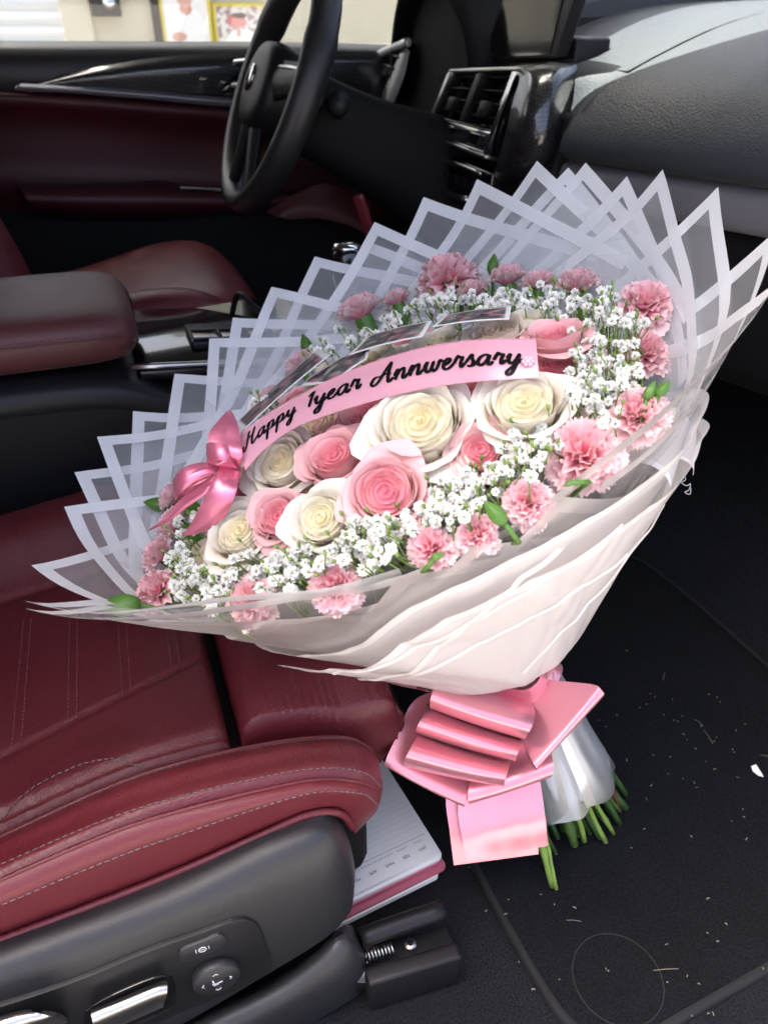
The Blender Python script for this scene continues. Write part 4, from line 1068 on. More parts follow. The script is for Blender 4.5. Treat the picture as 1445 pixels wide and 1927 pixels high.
# ================================================================== bouquet
BN = Vector((0.30, 0.45, 0.22))                                   # neck, where the bow is tied
c_ = ray(740, 820).normalized()
BA = (0.89 * (-0.48 * Rv + 0.88 * Uv) - 0.45 * c_).normalized()   # axis, leaning back over the seat
BW = -0.88 * Rv - 0.48 * Uv; BW = (BW - BA * BW.dot(BA)).normalized()
BV = BA.cross(BW)
bq = thing('bouquet', BN - BA * 0.245, 'large bouquet of white and pink roses in frosted white wrap, leaning on the seat', 'bouquet')
def alpha(th):
    c = math.cos(th - RAD(72))
    return RAD(43.0 - (9.0 * c ** 1.4 if c > 0 else 0.0))
def S(th, s, lay=0.0, da=0.0):
    a = alpha(th) + da
    rad = BW * math.cos(th) + BV * math.sin(th)
    return BN + BA * (s * math.cos(a) - lay * math.sin(a)) + rad * (s * math.sin(a) + 0.02 * math.exp(-s / 0.08) + lay * math.cos(a))
def inv_S(px, py, front=False):
    best = None
    ths = [RAD(10 + 2 * k) for k in range(86)] if front else [RAD(-200 + 2 * k) for k in range(116)]
    ss = [0.2 + 0.01 * k for k in range(36)]
    for th in ths:
        for s in ss:
            p = S(th, s); q = proj(p)
            e = (q[0] - px) ** 2 + (q[1] - py) ** 2
            if q[2] > 0.1 and (best is None or e < best[0]): best = (e, th, s)
    _, th, s = best
    st, ssx = RAD(1.0), 0.005
    for _ in range(40):
        imp = False
        for dt, dsx in ((st, 0), (-st, 0), (0, ssx), (0, -ssx)):
            q = proj(S(th + dt, s + dsx)); e = (q[0] - px) ** 2 + (q[1] - py) ** 2
            if e < best[0]: best = (e, th + dt, s + dsx); imp = True
        _, th, s = best
        if not imp: st *= 0.5; ssx *= 0.5
    return th, s
def film_sheet(th0, s_tip, a, mats, lay=0.0, da=0.0, skew=0.0, seed=0, border=0.0115, curl=0.0, wob=0.004, n=14, smin=0.045):
    """one square film sheet, a corner pointing outwards, rolled round the cone"""
    t = [0.0, border] + [border + (a - 2 * border) * k / n for k in range(1, n)] + [a - border, a]
    m_ = len(t)
    vs, fs, mi = [], [], []
    cs, sn = math.cos(PI / 4 + skew), math.sin(PI / 4 + skew)
    al = alpha(th0)
    for j in range(m_):
        for i in range(m_):
            p, q = t[i], t[j]
            d = p * cs + q * sn
            w = p * sn - q * cs
            sx = max(smin, s_tip - d)
            r = math.sqrt(sx * sx + w * w); psi = math.atan2(w, sx)
            th = th0 + max(-1.5, min(1.5, psi / math.sin(al)))
            k = max(0.0, (r - 0.2) / 0.3)
            wv = wob * noise.noise((p * 11 + seed * 3.1, q * 11, seed * 1.7)) * (0.4 + 1.8 * k)
            tipc = curl * math.exp(-(d / 0.06) ** 2)
            vs.append(S(th, r, lay + wv + tipc, da))
    for j in range(m_ - 1):
        for i in range(m_ - 1):
            fs.append((j * m_ + i, j * m_ + i + 1, (j + 1) * m_ + i + 1, (j + 1) * m_ + i))
            mi.append(1 if (i == 0 or j == 0) else 0)
    return add('wrapping_sheet', vs, fs, list(mats), bq, True, mi)
FM, FWM = (M['film'], M['film_edge']), (M['film_warm'], M['film_warm_edge'])
back_tips = [(38, 1175), (52, 1127), (63, 1043), (120, 958), (140, 888), (182, 832), (250, 770), (328, 700), (395, 640), (438, 597), (512, 542), (590, 478), (686, 447), (707, 420),
             (797, 370), (900, 338), (1012, 303), (1062, 310), (1098, 303), (1185, 333), (1257, 322), (1350, 350), (1452, 428), (1500, 520)]
random.seed(5)
for k, (px, py) in enumerate(back_tips):
    th, s = inv_S(px, py)
    film_sheet(th, s, 0.235 + random.uniform(-0.02, 0.02), FM, lay=0.0012 * ((k * 7) % 5) - 0.002, skew=random.uniform(-0.10, 0.10), seed=k, curl=random.uniform(-0.004, 0.006))
# sheets of the right and front side, seen from outside
front_tips = [(1330, 745, 0.003, 0.22), (1290, 800, 0.004, 0.24), (1170, 880, 0.006, 0.25), (1050, 926, 0.008, 0.26), (878, 1012, 0.010, 0.25), (738, 1061, 0.012, 0.25), (506, 1136, 0.014, 0.24), (160, 1218, 0.010, 0.25)]
for k, (px, py, lay, a) in enumerate(front_tips):
    th, s = inv_S(px, py, True)
    film_sheet(th, s, a, FWM, lay=lay * 0.6, skew=random.uniform(-0.2, 0.2), seed=40 + k, wob=0.003)
# inner and outer cones of film that close the wrap
def cone_fold(th, s, wr, seed, lay):
    f = wr * (0.35 + s * 3.0) * (noise.noise((th * 2.6 + s * 8, s * 2.0 - th * 0.6, seed)) - 0.9 * abs(noise.noise((th * 3.4 + s * 11, s * 1.2 - th * 0.4, seed + 5))) - 0.4 * abs(noise.noise((th * 7 - s * 13, s * 1.5, seed + 9))))
    if lay > 0.012: f = abs(f)
    return (lay + f) * smoothstep(-0.01, 0.085, s)
def film_cone(name, t0, t1, s0, s1, lay, mats, nt=90, ns=22, wr=0.004, seed=0, ragged=0.0):
    g = []
    vals = [j / (ns - 2) * 0.965 for j in range(ns - 1)] + [0.982, 1.0]
    for v in vals:
        row = []
        for i in range(nt + 1):
            th = t0 + (t1 - t0) * i / nt
            dg = math.degrees(th)
            se = s1 + ragged * smoothstep(48, 85, dg) * (1 - smoothstep(150, 190, dg))
            s = s0 + (se - s0) * v
            row.append(S(th, s, cone_fold(th, s, wr, seed, lay)))
        g.append(row)
    vs, fs = gridf(g)
    mi = [1 if (k // nt >= len(vals) - 3 or k % nt < 2) and len(mats) > 1 else 0 for k in range(len(fs))]
    return add(name, vs, fs, list(mats), bq, True, mi)
film_cone('inner_wrap', 0, 2 * PI, 0.02, 0.275, -0.006, [M['film_warm']], wr=0.002, seed=1)
film_cone('outer_wrap', RAD(-30), RAD(200), 0.02, 0.262, 0.0125, FWM, wr=0.0024, seed=2, ragged=0.055, nt=170, ns=40)
film_cone('outer_wrap', RAD(20), RAD(185), 0.02, 0.250, 0.0215, FWM, wr=0.0052, seed=3, ragged=0.045, nt=170, ns=40)
# folds: rolled border strips running down the front of the wrap
def fold_strip(pxs, width, m=None, name='wrap_fold'):
    """a film border showing on the outer wrap, following its folds"""
    ctl = []
    for (px, py) in pxs:
        th, s_ = inv_S(px, py, True); ctl.append((th, s_, 0))
    c = crs(ctl, 60)
    rows = [[], [], [], []]
    for i, p in enumerate(c):
        tg = c[min(i + 1, 59)] - c[max(i - 1, 0)]
        k = math.sin(alpha(p.x)) * max(0.06, p.y)
        t2 = Vector((tg.x * k, tg.y, 0)).normalized(); nr = Vector((-t2.y, t2.x, 0))
        for q, w in enumerate((-0.5, -0.17, 0.17, 0.5)):
            th = p.x + nr.x * width * w / k; s_ = p.y + nr.y * width * w
            rows[q].append(S(th, s_, cone_fold(th, s_, 0.0052, 3, 0.0215) + 0.0009 + (0.0012 if abs(w) < 0.3 else 0)))
    vs, fs = gridf(rows)
    return add(name, vs, fs, m or M['film_warm'], bq)
fold_strip([(690, 1232), (800, 1190), (930, 1130), (1040, 1065), (1120, 1010)], 0.0065)
fold_strip([(640, 1205), (760, 1160), (900, 1090), (1020, 1010), (1110, 945)], 0.005)
fold_strip([(760, 1210), (850, 1120), (930, 1040), (1000, 970)], 0.007)
fold_strip([(960, 1215), (1050, 1110), (1130, 1010), (1190, 930)], 0.006)
# a rolled flap at the right rim and gathered pleats low on the left
def rolled_flap(pa, pb, r0, r1, d0, d1, turns, start, m, name='wrap_fold'):
    a, b = atd(*pa, d0), atd(*pb, d1)
    ax = (b - a).normalized(); x = (CAM - a); x = (x - ax * x.dot(ax)).normalized(); y = ax.cross(x)
    g = []
    for j in range(13):
        t = j / 12
        r = r0 + (r1 - r0) * t
        g.append([a.lerp(b, t) + (x * math.cos(q) + y * math.sin(q)) * r * (1 + 0.18 * (q - start)) for q in [start + turns * i / 30 for i in range(31)]])
    vs, fs = gridf(g)
    mi = [1 if (k % 30) < 2 or k // 30 >= 11 else 0 for k in range(len(fs))]
    return add(name, vs, fs, [M['film_warm'], M['film_warm_edge']], bq, True, mi)
rolled_flap((1262, 800), (1212, 918), 0.011, 0.014, 0.545, 0.500, 4.2, -2.0, None)
rolled_flap((1288, 812), (1272, 890), 0.008, 0.011, 0.560, 0.535, 3.6, -1.6, None)

# -------------------------------------------------- flower dome
DC_SHIFT = 0.040
def dome(px, py, lift=0.0, R=0.238, base=0.265, h=0.052):
    """first point where the view ray meets the flower dome"""
    v = ray(px, py)
    prev = None
    t = 0.00022
    while t < 0.00072:
        q = CAM + v * t - BN
        ax = q.dot(BA)
        rad = q - BA * ax + BV * DC_SHIFT
        r = rad.length
        surf = base + h * (1 - min(1.4, (r / R)) ** 2) + lift
        if ax < surf and r < R * 1.35: break
        t += 0.0000015
    p = CAM + v * t
    q = p - BN; ax = q.dot(BA); rad = q - BA * ax + BV * DC_SHIFT
    nrm = (BA + rad * (2 * h / R / R)).normalized()
    return p, nrm
def basis(nrm, spin):
    z = nrm.normalized()
    x = z.orthogonal().normalized(); y = z.cross(x)
    x2 = x * math.cos(spin) + y * math.sin(spin); y2 = z.cross(x2)
    return Matrix(((x2.x, y2.x, z.x, 0), (x2.y, y2.y, z.y, 0), (x2.z, y2.z, z.z, 0), (0, 0, 0, 1)))
def lerp3(a, b, t): return tuple(x + (y - x) * t for x, y in zip(a, b))

# -------------------------------------------------- roses
PAL = {'white': dict(inn=(0.86, 0.74, 0.40), mid=(0.90, 0.85, 0.66), edge=(0.92, 0.90, 0.80), outb=(0.91, 0.71, 0.50)),
       'pink': dict(inn=(0.82, 0.20, 0.27), mid=(0.88, 0.38, 0.41), edge=(0.92, 0.58, 0.57), outb=(0.91, 0.54, 0.50)),
       'blush': dict(inn=(0.80, 0.58, 0.40), mid=(0.86, 0.74, 0.56), edge=(0.88, 0.82, 0.70), outb=(0.84, 0.58, 0.46))}
def petal_geo(mb, phi, span, R, H, lip, curl, depth, pal, layer, seed, nu=9, nv=8, spiral=0.10):
    vs, cs = [], []
    for j in range(nv + 1):
        v = j / nv
        for i in range(nu + 1):
            u = -1 + 2 * i / nu
            top = 1 - 0.16 * abs(u) ** 3 + 0.05 * noise.noise((u * 2.2 + seed, seed * 3.3, 1.0))
            top += 0.07 * layer * math.exp(-((u - 0.15 * math.sin(seed)) / 0.22) ** 2)
            vv = v * top
            r = R * (0.22 + 0.78 * math.sin(min(1, vv / 0.62) * PI / 2))
            k = max(0, (vv - 0.55) / 0.45)
            r += R * lip * k * k * (1 - 0.25 * u * u)
            r += R * (0.05 * noise.noise((u * 1.8, v * 2, seed)) + 0.035 * v ** 3 * layer * noise.noise((u * 6, seed, 2)))
            r *= 1 + spiral * u * 0.5
            z = H * vv - H * curl * k ** 2.5 * (1 + 0.4 * abs(u))
            a = phi + u * span * (0.55 + 0.45 * math.sin(min(1, vv / 0.5) * PI / 2))
            vs.append((r * math.cos(a), r * math.sin(a), z - depth))
            c = lerp3(pal['inn'], pal['mid'], min(1, layer * 1.5))
            c = lerp3(lerp3(c, pal['outb'], max(0, layer - 0.35)), pal['edge'], smoothstep(0.45, 1.0, v) * (0.25 + 0.65 * layer))
            cs.append(c)
    fs = [(j * (nu + 1) + i, j * (nu + 1) + i + 1, (j + 1) * (nu + 1) + i + 1, (j + 1) * (nu + 1) + i) for j in range(nv) for i in range(nu)]
    mb.put(vs, fs, 0, cs)
def rose_heart(pal, seed):
    mb = MB(); n = 15
    for k in range(n):
        f = k / (n - 1)
        hk = 0.05 * math.sin(k * 2.1 + seed)
        petal_geo(mb, k * 2.3999 + seed, RAD(115 - 45 * f), 0.05 + 0.62 * f ** 0.85, 1.12 - 0.02 * f + hk, 0.12 + 0.035 / (0.05 + 0.62 * f ** 0.85), 0.05 + 0.06 * f, 0.03 * (1 - f) ** 1.5, pal, 0.65 * f, seed * 7 + k, spiral=0.22)
    vs, cs = [], []
    for j in range(9):
        r = 0.66 * j / 8
        for i in range(24):
            a = 2 * PI * i / 24
            vs.append((r * math.cos(a), r * math.sin(a), 0.90 - 0.10 * (r / 0.66) ** 2 - 0.25 * max(0, r - 0.55)))
            cs.append(lerp3(pal['inn'], pal['mid'], min(1, r * 1.7)))
    mb.put(vs, [(j * 24 + i, j * 24 + (i + 1) % 24, (j + 1) * 24 + (i + 1) % 24, (j + 1) * 24 + i) for j in range(8) for i in range(24)], 0, cs)
    return mesh('rose_heart', mb.v, mb.f, M['rose'], None, True, mb.c)
def rose_outer(pal, seed, tier):
    mb = MB()
    petal_geo(mb, 0.0, RAD(58), 0.72 + 0.09 * tier, 1.14 - 0.05 * tier, 0.20 + 0.16 * tier, 0.03 + 0.09 * tier, 0.02, pal, 0.75 + 0.25 * (tier / 2), seed, nu=13, nv=11, spiral=0.10)
    return mesh('petal', mb.v, mb.f, M['rose'], None, True, mb.c)
ROSE = {}
for kname, pal in PAL.items():
    ROSE[kname] = ([rose_heart(pal, s) for s in (1, 2, 3)], [[rose_outer(pal, 10 * t + s + len(kname), t) for s in range(3)] for t in range(3)])
roses_list = [  # px, py, radius in px, colour, share turned to the camera, lift
    (790, 795, 92, 'white', 0.40, 0.014), (985, 760, 80, 'white', 0.30, 0.012), (604, 975, 62, 'white', 0.45, 0.006), (528, 868, 64, 'white', 0.38, 0.008), (452, 1000, 64, 'white', 0.28, 0.004),
    (398, 1040, 44, 'blush', 0.1, -0.012), (725, 925, 72, 'pink', 0.50, 0.008), (905, 848, 54, 'pink', 0.45, 0.0), (628, 858, 62, 'pink', 0.25, 0.006), (522, 972, 52, 'pink', 0.35, 0.002),
    (690, 850, 54, 'blush', 0.2, -0.008), (690, 778, 54, 'pink', 0.35, -0.002), (880, 742, 46, 'pink', 0.2, -0.006), (1046, 632, 58, 'pink', 0.0, 0.012), (1038, 688, 50, 'pink', 0.3, 0.0), (462, 925, 54, 'pink', 0.25, 0.0),
    (600, 800, 54, 'blush', 0.3, -0.002), (930, 628, 58, 'blush', 0.0, 0.012), (985, 610, 44, 'white', 0.0, 0.006), (820, 648, 54, 'white', 0.0, 0.008), (700, 680, 54, 'white', 0.0, 0.006), (615, 705, 46, 'blush', 0.0, 0.0), (775, 640, 40, 'pink', 0.0, 0.0),
    (560, 745, 40, 'pink', 0.0, -0.008), (660, 640, 40, 'pink', 0.0, -0.006), (420, 930, 40, 'pink', 0.0, -0.014), (1060, 790, 42, 'white', 0.2, -0.016), (850, 880, 40, 'blush', 0.2, -0.014), (570, 920, 40, 'blush', 0.2, -0.016), (770, 860, 40, 'blush', 0.2, -0.02), (500, 820, 40, 'blush', 0.1, -0.012), (860, 700, 44, 'pink', 0.1, -0.012), (740, 720, 44, 'blush', 0.1, -0.012), (650, 920, 40, 'pink', 0.2, -0.018), (475, 885, 46, 'pink', 0.1, -0.012), (572, 838, 46, 'blush', 0.2, -0.014), (640, 805, 44, 'pink', 0.1, -0.012), (745, 870, 46, 'pink', 0.2, -0.018), (870, 815, 44, 'blush', 0.2, -0.014), (945, 830, 42, 'white', 0.2, -0.016), (935, 700, 44, 'pink', 0.1, -0.010), (560, 1010, 40, 'blush', 0.2, -0.014), (670, 965, 42, 'blush', 0.3, -0.016), (495, 1025, 40, 'white', 0.1, -0.014), (800, 900, 44, 'white', 0.2, -0.02), (1075, 730, 40, 'blush', 0.1, -0.018), (1085, 670, 40, 'pink', 0.0, -0.014), (525, 920, 44, 'blush', 0.1, -0.014), (430, 975, 42, 'pink', 0.0, -0.014), (655, 725, 44, 'blush', 0.0, -0.008), (590, 750, 40, 'white', 0.0, -0.008)]
random.seed(11)
rose_pos = []
for k, (px, py, rp, kname, tc_, lift) in enumerate(roses_list):
    if lift <= -0.010: rp, lift = rp * 1.2, lift + 0.006
    p, nrm = dome(px, py, lift)
    d = (p - CAM).dot(Fv)
    rad = rp / FPX * d
    tocam = (CAM - p).normalized()
    ax = (nrm * (1 - tc_) + tocam * tc_ + Vector((random.uniform(-1, 1), random.uniform(-1, 1), random.uniform(-1, 1))) * 0.08).normalized()
    mtx = Matrix.Translation(p - ax * rad * 1.0) @ basis(ax, random.uniform(0, 6.28)) @ Matrix.Diagonal((rad / 0.98, rad / 0.98, rad * 1.16, 1))
    hearts, outs = ROSE[kname]
    ro = obj('rose', hearts[k % 3], bq, mtx)
    tag(ro, {'white': 'white rose with a creamy heart', 'pink': 'pink rose with a deeper pink heart', 'blush': 'cream rose flushed with peach'}[kname])
    rose_pos.append((px, py, rp))
    for t, cnt in ((0, 4), (1, 4), (2, 3)):
        if t == 2 and rp < 48: continue
        for i in range(cnt):
            ang = i * 2 * PI / cnt + t * 0.6 + random.uniform(-0.15, 0.15)
            sc_ = random.uniform(0.95, 1.05)
            obj('petal', outs[t][(i + k) % 3], ro, mtx @ Matrix.Rotation(ang, 4, 'Z') @ Matrix.Diagonal((sc_, sc_, random.uniform(0.94, 1.03), 1)))

# -------------------------------------------------- carnations
def carnation_mesh(seed, openness=1.0):
    rnd = random.Random(seed)
    mb = MB(); n = 34
    for k in range(n):
        f = (k + 0.5) / n
        pol = RAD(6 + 92 * f ** 0.8) * openness; az = k * 2.39996 + rnd.uniform(-0.2, 0.2)
        d = Vector((math.sin(pol) * math.cos(az), math.sin(pol) * math.sin(az), math.cos(pol)))
        s = d.cross(Vector((0, 0, 1))).normalized() if pol > 0.02 else Vector((1, 0, 0))
        ln = d.cross(s).normalized()
        if ln.z < 0: ln = -ln
        Lp = rnd.uniform(0.86, 1.06) * (0.86 + 0.16 * f); wd = rnd.uniform(0.36, 0.5)
        nu, nv = 14, 6
        vs, cs = [], []
        ph = rnd.uniform(0, 6); fr = rnd.uniform(5, 8)
        for j in range(nv + 1):
            v = j / nv
            for i in range(nu + 1):
                u = -1 + 2 * i / nu
                saw = 0.045 * (1 if i % 2 else -1) * v ** 4
                L = Lp * v * (1 - 0.15 * u * u * v + saw)
                ruf = (0.10 * math.sin(fr * u + ph) + 0.04 * math.sin(2.3 * fr * u + ph * 2)) * v * v
                droop = -0.16 * v * v * (0.3 + f)
                w = wd * u * (0.12 + 0.88 * v ** 0.8)
                p = d * L + s * w + ln * (ruf + 0.12 * u * u * v) + Vector((0, 0, droop * f))
                vs.append(p)
                c = lerp3((0.94, 0.33, 0.41), (0.97, 0.59, 0.62), smoothstep(0.3, 0.95, v))
                c = lerp3(c, (0.98, 0.80, 0.78), smoothstep(0.5, 1.0, v) * f * 0.9)
                cs.append(c)
        fs = [(j * (nu + 1) + i, j * (nu + 1) + i + 1, (j + 1) * (nu + 1) + i + 1, (j + 1) * (nu + 1) + i) for j in range(nv) for i in range(nu)]
        mb.put(vs, fs, 0, cs)
    return mesh('carnation', mb.v, mb.f, M['carn'], None, True, mb.c)
CARN = [carnation_mesh(s) for s in (1, 2, 3, 4)]
CARN_TIGHT = [carnation_mesh(s, 0.55) for s in (5, 6)]
def calyx_mesh():
    g = []
    for (z, r) in ((-1.3, 0.07), (-1.05, 0.10), (-0.9, 0.24), (-0.5, 0.30), (-0.1, 0.32), (0.12, 0.30)):
        g.append([Vector((r * math.cos(2 * PI * i / 12), r * math.sin(2 * PI * i / 12), z)) for i in range(13)])
    vs, fs = gridf(g); return mesh('calyx', vs, fs, M['green'])
CALYX = calyx_mesh()
def cone_pt(px, py, inset=0.0):
    """point on the inside of the far wrap"""
    v = ray(px, py); t = 0.0004; last = None
    while t < 0.0009:
        q = CAM + v * t - BN; ax = q.dot(BA); rad = q - BA * ax
        if rad.length > (ax * math.tan(RAD(43)) - inset): break
        t += 0.000002
    p = CAM + v * t; q = p - BN; rad = (q - BA * q.dot(BA)).normalized()
    return p, rad
carn_list = [  # px, py, radius px, where ('d' dome, 'c' against the far wrap), tilt to camera, tight
    (835, 505, 60, 'c', 0.2, 0), (675, 580, 42, 'c', 0.1, 1), (745, 560, 26, 'c', 0.0, 1), (955, 518, 34, 'c', 0.1, 1), (1012, 528, 32, 'c', 0.1, 1), (1085, 530, 40, 'c', 0.1, 1), (1215, 560, 56, 'c', 0.35, 0),
    (1215, 652, 50, 'c', 0.3, 0), (1202, 770, 60, 'd', 0.35, 0), (1098, 848, 78, 'd', 0.45, 0), (992, 940, 50, 'd', 0.45, 0), (808, 1026, 48, 'd', 0.3, 0), (895, 998, 44, 'd', 0.1, 0), (625, 1096, 56, 'd', 0.35, 0), (464, 1126, 54, 'd', 0.35, 0),
    (284, 1105, 48, 'd', 0.0, 0), (296, 1040, 38, 'c', 0.1, 1), (322, 985, 36, 'c', 0.1, 1), (325, 930, 34, 'c', 0.0, 1), (568, 682, 34, 'c', 0.0, 1), (888, 545, 30, 'c', 0.1, 1), (505, 745, 26, 'c', 0.0, 1)]
random.seed(3)
for k, (px, py, rp, where, tc_, tight) in enumerate(carn_list):
    if where == 'c':
        p, rad = cone_pt(px, py, 0.035); nrm = (BA * 0.85 + rad * 0.45).normalized()
    else:
        p, nrm = dome(px, py, 0.004)
        if nrm.dot(BA) > 0.999: pass
        q = p - BN; rr = (q - BA * q.dot(BA)); nrm = (BA + rr.normalized() * 0.45).normalized()
    d = (p - CAM).dot(Fv); rad_ = rp / FPX * d
    ax = (nrm * (1 - tc_) + (CAM - p).normalized() * tc_).normalized()
    sc_ = rad_ / (0.92 if not tight else 0.72)
    mtx = Matrix.Translation(p - ax * sc_ * 0.45) @ basis(ax, random.uniform(0, 6.28)) @ Matrix.Scale(sc_, 4)
    co = obj('carnation', (CARN_TIGHT if tight else CARN)[k % (2 if tight else 4)], bq, mtx)
    tag(co, 'ruffled pink carnation' if not tight else 'half open pink carnation')
    obj('calyx', CALYX, co, mtx)

# -------------------------------------------------- green buds on stalks
def bud_mesh():
    g = []
    for (z, r) in ((-0.02, 0.02), (0.0, 0.16), (0.25, 0.30), (0.55, 0.32), (0.85, 0.22), (1.1, 0.08), (1.2, 0.01)):
        g.append([Vector(((r + 0.02 * math.cos(5 * a)) * math.cos(a), (r + 0.02 * math.cos(5 * a)) * math.sin(a), z)) for a in [2 * PI * i / 20 for i in range(21)]])
    vs, fs = gridf(loft(g, 21, 14)); return mesh('flower_bud', vs, fs, M['green'])
BUD = bud_mesh()
for (px, py, qx, qy, L, where) in ((925, 515, 930, 478, 36, 'c'), (318, 952, 272, 945, 44, 'c'), (262, 1136, 188, 1142, 66, 'd'), (950, 985, 912, 945, 62, 'd'), (1078, 905, 1062, 915, 30, 'd'), (1235, 745, 1260, 718, 34, 'd'), (1215, 752, 1232, 718, 36, 'd'), (582, 668, 570, 630, 34, 'c'), (812, 1052, 836, 1042, 30, 'd')):
    p, _ = dome(px, py, 0.012) if where == 'd' else cone_pt(px, py, 0.02)
    dd_ = (p - CAM).dot(Fv)
    q = atd(qx, qy, dd_)
    ax = (q - p).normalized(); sc_ = (q - p).length / 1.15
    mtx = Matrix.Translation(p) @ basis(ax, 0) @ Matrix.Scale(sc_, 4)
    bo = obj('flower_bud', BUD, bq, mtx)
    tube('stalk', [p + ax * 0.002, p - ax * 0.008 - BA * 0.006, p - BA * 0.03 - (p - BN - BA * (p - BN).dot(BA)) * 0.15], 0.0016, M['green'], bo, n=7)

# -------------------------------------------------- gypsophila
def floret_mesh(seed):
    rnd = random.Random(seed); mb = MB()
    for k in range(34):
        f = (k + 0.5) / 34
        pol = math.acos(1 - 1.5 * f); az = k * 2.39996 + rnd.uniform(-0.3, 0.3)
        d = Vector((math.sin(pol) * math.cos(az), math.sin(pol) * math.sin(az), math.cos(pol)))
        s = d.orthogonal().normalized(); s = s * math.cos(rnd.uniform(0, 3)) + d.cross(s) * math.sin(rnd.uniform(0, 3)); s.normalize()
        t = d.cross(s); w = rnd.uniform(0.22, 0.34); L = rnd.uniform(0.75, 1.1)
        mb.put([d * 0.25, d * L * 0.7 + s * w + t * 0.08, d * L + s * w * 0.55 - t * 0.06, d * L * 0.93 + t * 0.10, d * L - s * w * 0.55 - t * 0.06, d * L * 0.7 - s * w + t * 0.08], [(0, 1, 2, 3), (0, 3, 4, 5)], 0)
    mb.put(*tube_geo([(0, 0, -0.75), (0, 0, -0.3), (0, 0, 0.1)], lambda s: 0.18 + 0.2 * s, 6), 1)
    return mesh('gypsophila_floret', mb.v, mb.f, [M['gyp'], M['green']], mb.m, False)
FLO = [floret_mesh(s) for s in range(6)]
gyp_cl = [(610, 660, 24, 7), (640, 632, 22, 8), (675, 625, 24, 9), (710, 605, 26, 10), (750, 590, 26, 10), (790, 575, 26, 10), (830, 555, 28, 12), (860, 565, 30, 12), (830, 590, 24, 6), (905, 572, 26, 9), (950, 560, 26, 11), (990, 558, 26, 11), (1030, 565, 24, 10), (1070, 575, 26, 9),
          (1105, 570, 28, 12), (1140, 575, 26, 10), (1120, 605, 26, 11), (1160, 605, 26, 12), (1190, 600, 20, 6), (1130, 640, 24, 9), (1175, 655, 24, 6), (1080, 625, 16, 3), (1090, 665, 20, 5), (1120, 690, 26, 12), (1160, 690, 24, 11), (1200, 690, 18, 5), (1100, 720, 26, 11), (1140, 725, 26, 12), (1175, 725, 16, 4), (1085, 745, 22, 8), (1120, 760, 24, 9), (1150, 790, 18, 5),
          (1010, 825, 22, 8), (985, 850, 24, 10), (960, 830, 18, 5), (950, 880, 26, 11), (1000, 875, 18, 6), (1040, 835, 14, 3), (925, 905, 24, 9), (885, 905, 22, 10), (850, 905, 18, 6), (860, 935, 24, 11), (825, 945, 22, 9), (890, 950, 22, 10), (860, 975, 22, 9), (820, 975, 18, 6), (795, 960, 18, 4), (765, 985, 20, 8), (735, 985, 18, 6),
          (700, 995, 20, 7), (670, 985, 14, 4), (690, 1025, 24, 11), (655, 1005, 16, 5), (650, 1040, 24, 11), (720, 1040, 22, 9), (740, 1015, 18, 6), (615, 1045, 22, 9), (700, 1065, 18, 6), (580, 1055, 24, 10), (545, 1045, 22, 9), (555, 1085, 20, 9), (515, 1060, 24, 10), (510, 1095, 20, 8), (480, 1075, 22, 8), (540, 1110, 18, 5),
          (440, 1085, 22, 9), (455, 1045, 16, 4), (410, 1105, 24, 9), (375, 1085, 24, 8), (390, 1125, 22, 8), (350, 1070, 20, 7), (340, 1105, 20, 7), (325, 1055, 14, 4), (345, 1030, 16, 5), (350, 1122, 16, 4), (405, 1142, 14, 5), (345, 1000, 14, 4), (365, 975, 12, 3), (330, 985, 10, 2), (480, 770, 14, 6), (590, 690, 14, 4), (500, 755, 10, 3)]
random.seed(17)
fl = []
for (cx, cy, sp_, n) in gyp_cl:
    for i in range(n):
        fl.append((random.gauss(cx, sp_ * 0.55), random.gauss(cy, sp_ * 0.5)))
flo_rec, stem_mb = [], MB()
for (px, py) in fl:
    p, nrm = dome(px, py, random.uniform(-0.004, 0.022))
    d = (p - CAM).dot(Fv)
    rr = random.uniform(8.0, 13.0) / FPX * max(0.50, d)
    ax = (nrm + (CAM - p).normalized() * 0.5 + Vector((random.uniform(-1, 1), random.uniform(-1, 1), random.uniform(-1, 1))) * 0.7).normalized()
    flo_rec.append((rr / d, p, ax, rr))
    root = p - nrm * random.uniform(0.02, 0.035) + Vector((random.uniform(-1, 1), random.uniform(-1, 1), random.uniform(-1, 1))) * 0.008
    stem_mb.tube(crs([p - ax * rr * 0.6, (p + root) / 2 - ax * 0.004, root], 4), 0.00055, 4)
    if random.random() < 0.4:                                   # tiny unopened buds and bracts on side stalks
        e = p + Vector((random.uniform(-1, 1), random.uniform(-1, 1), random.uniform(-0.3, 1))) * 0.011
        stem_mb.tube([(p + root) / 2, e], 0.0004, 4)
        stem_mb.tube([e, e + (e - root).normalized() * 0.0018, e + (e - root).normalized() * 0.0036], lambda s: 0.0014 * (1 - 0.8 * abs(s - 0.4)), 6)
flo_rec.sort(key=lambda r: -r[0])
rest = MB()
for k, (_, p, ax, rr) in enumerate(flo_rec):
    mtx = Matrix.Translation(p) @ basis(ax, random.uniform(0, 6.28)) @ Matrix.Scale(rr, 4)
    if k < 300:
        obj('gypsophila_floret', FLO[k % 6], bq, mtx)
    else:
        me = FLO[k % 6]
        rest.put([mtx @ v.co for v in me.vertices], [tuple(pp.vertices) for pp in me.polygons])
        rest.m[-len(me.polygons):] = [pp.material_index for pp in me.polygons]
o = rest.build('gypsophila_sprays', [M['gyp'], M['green']], bq, False); tag(o, kind='stuff')
o = stem_mb.build('gypsophila_stalks', M['green_pale'], bq); tag(o, kind='stuff')
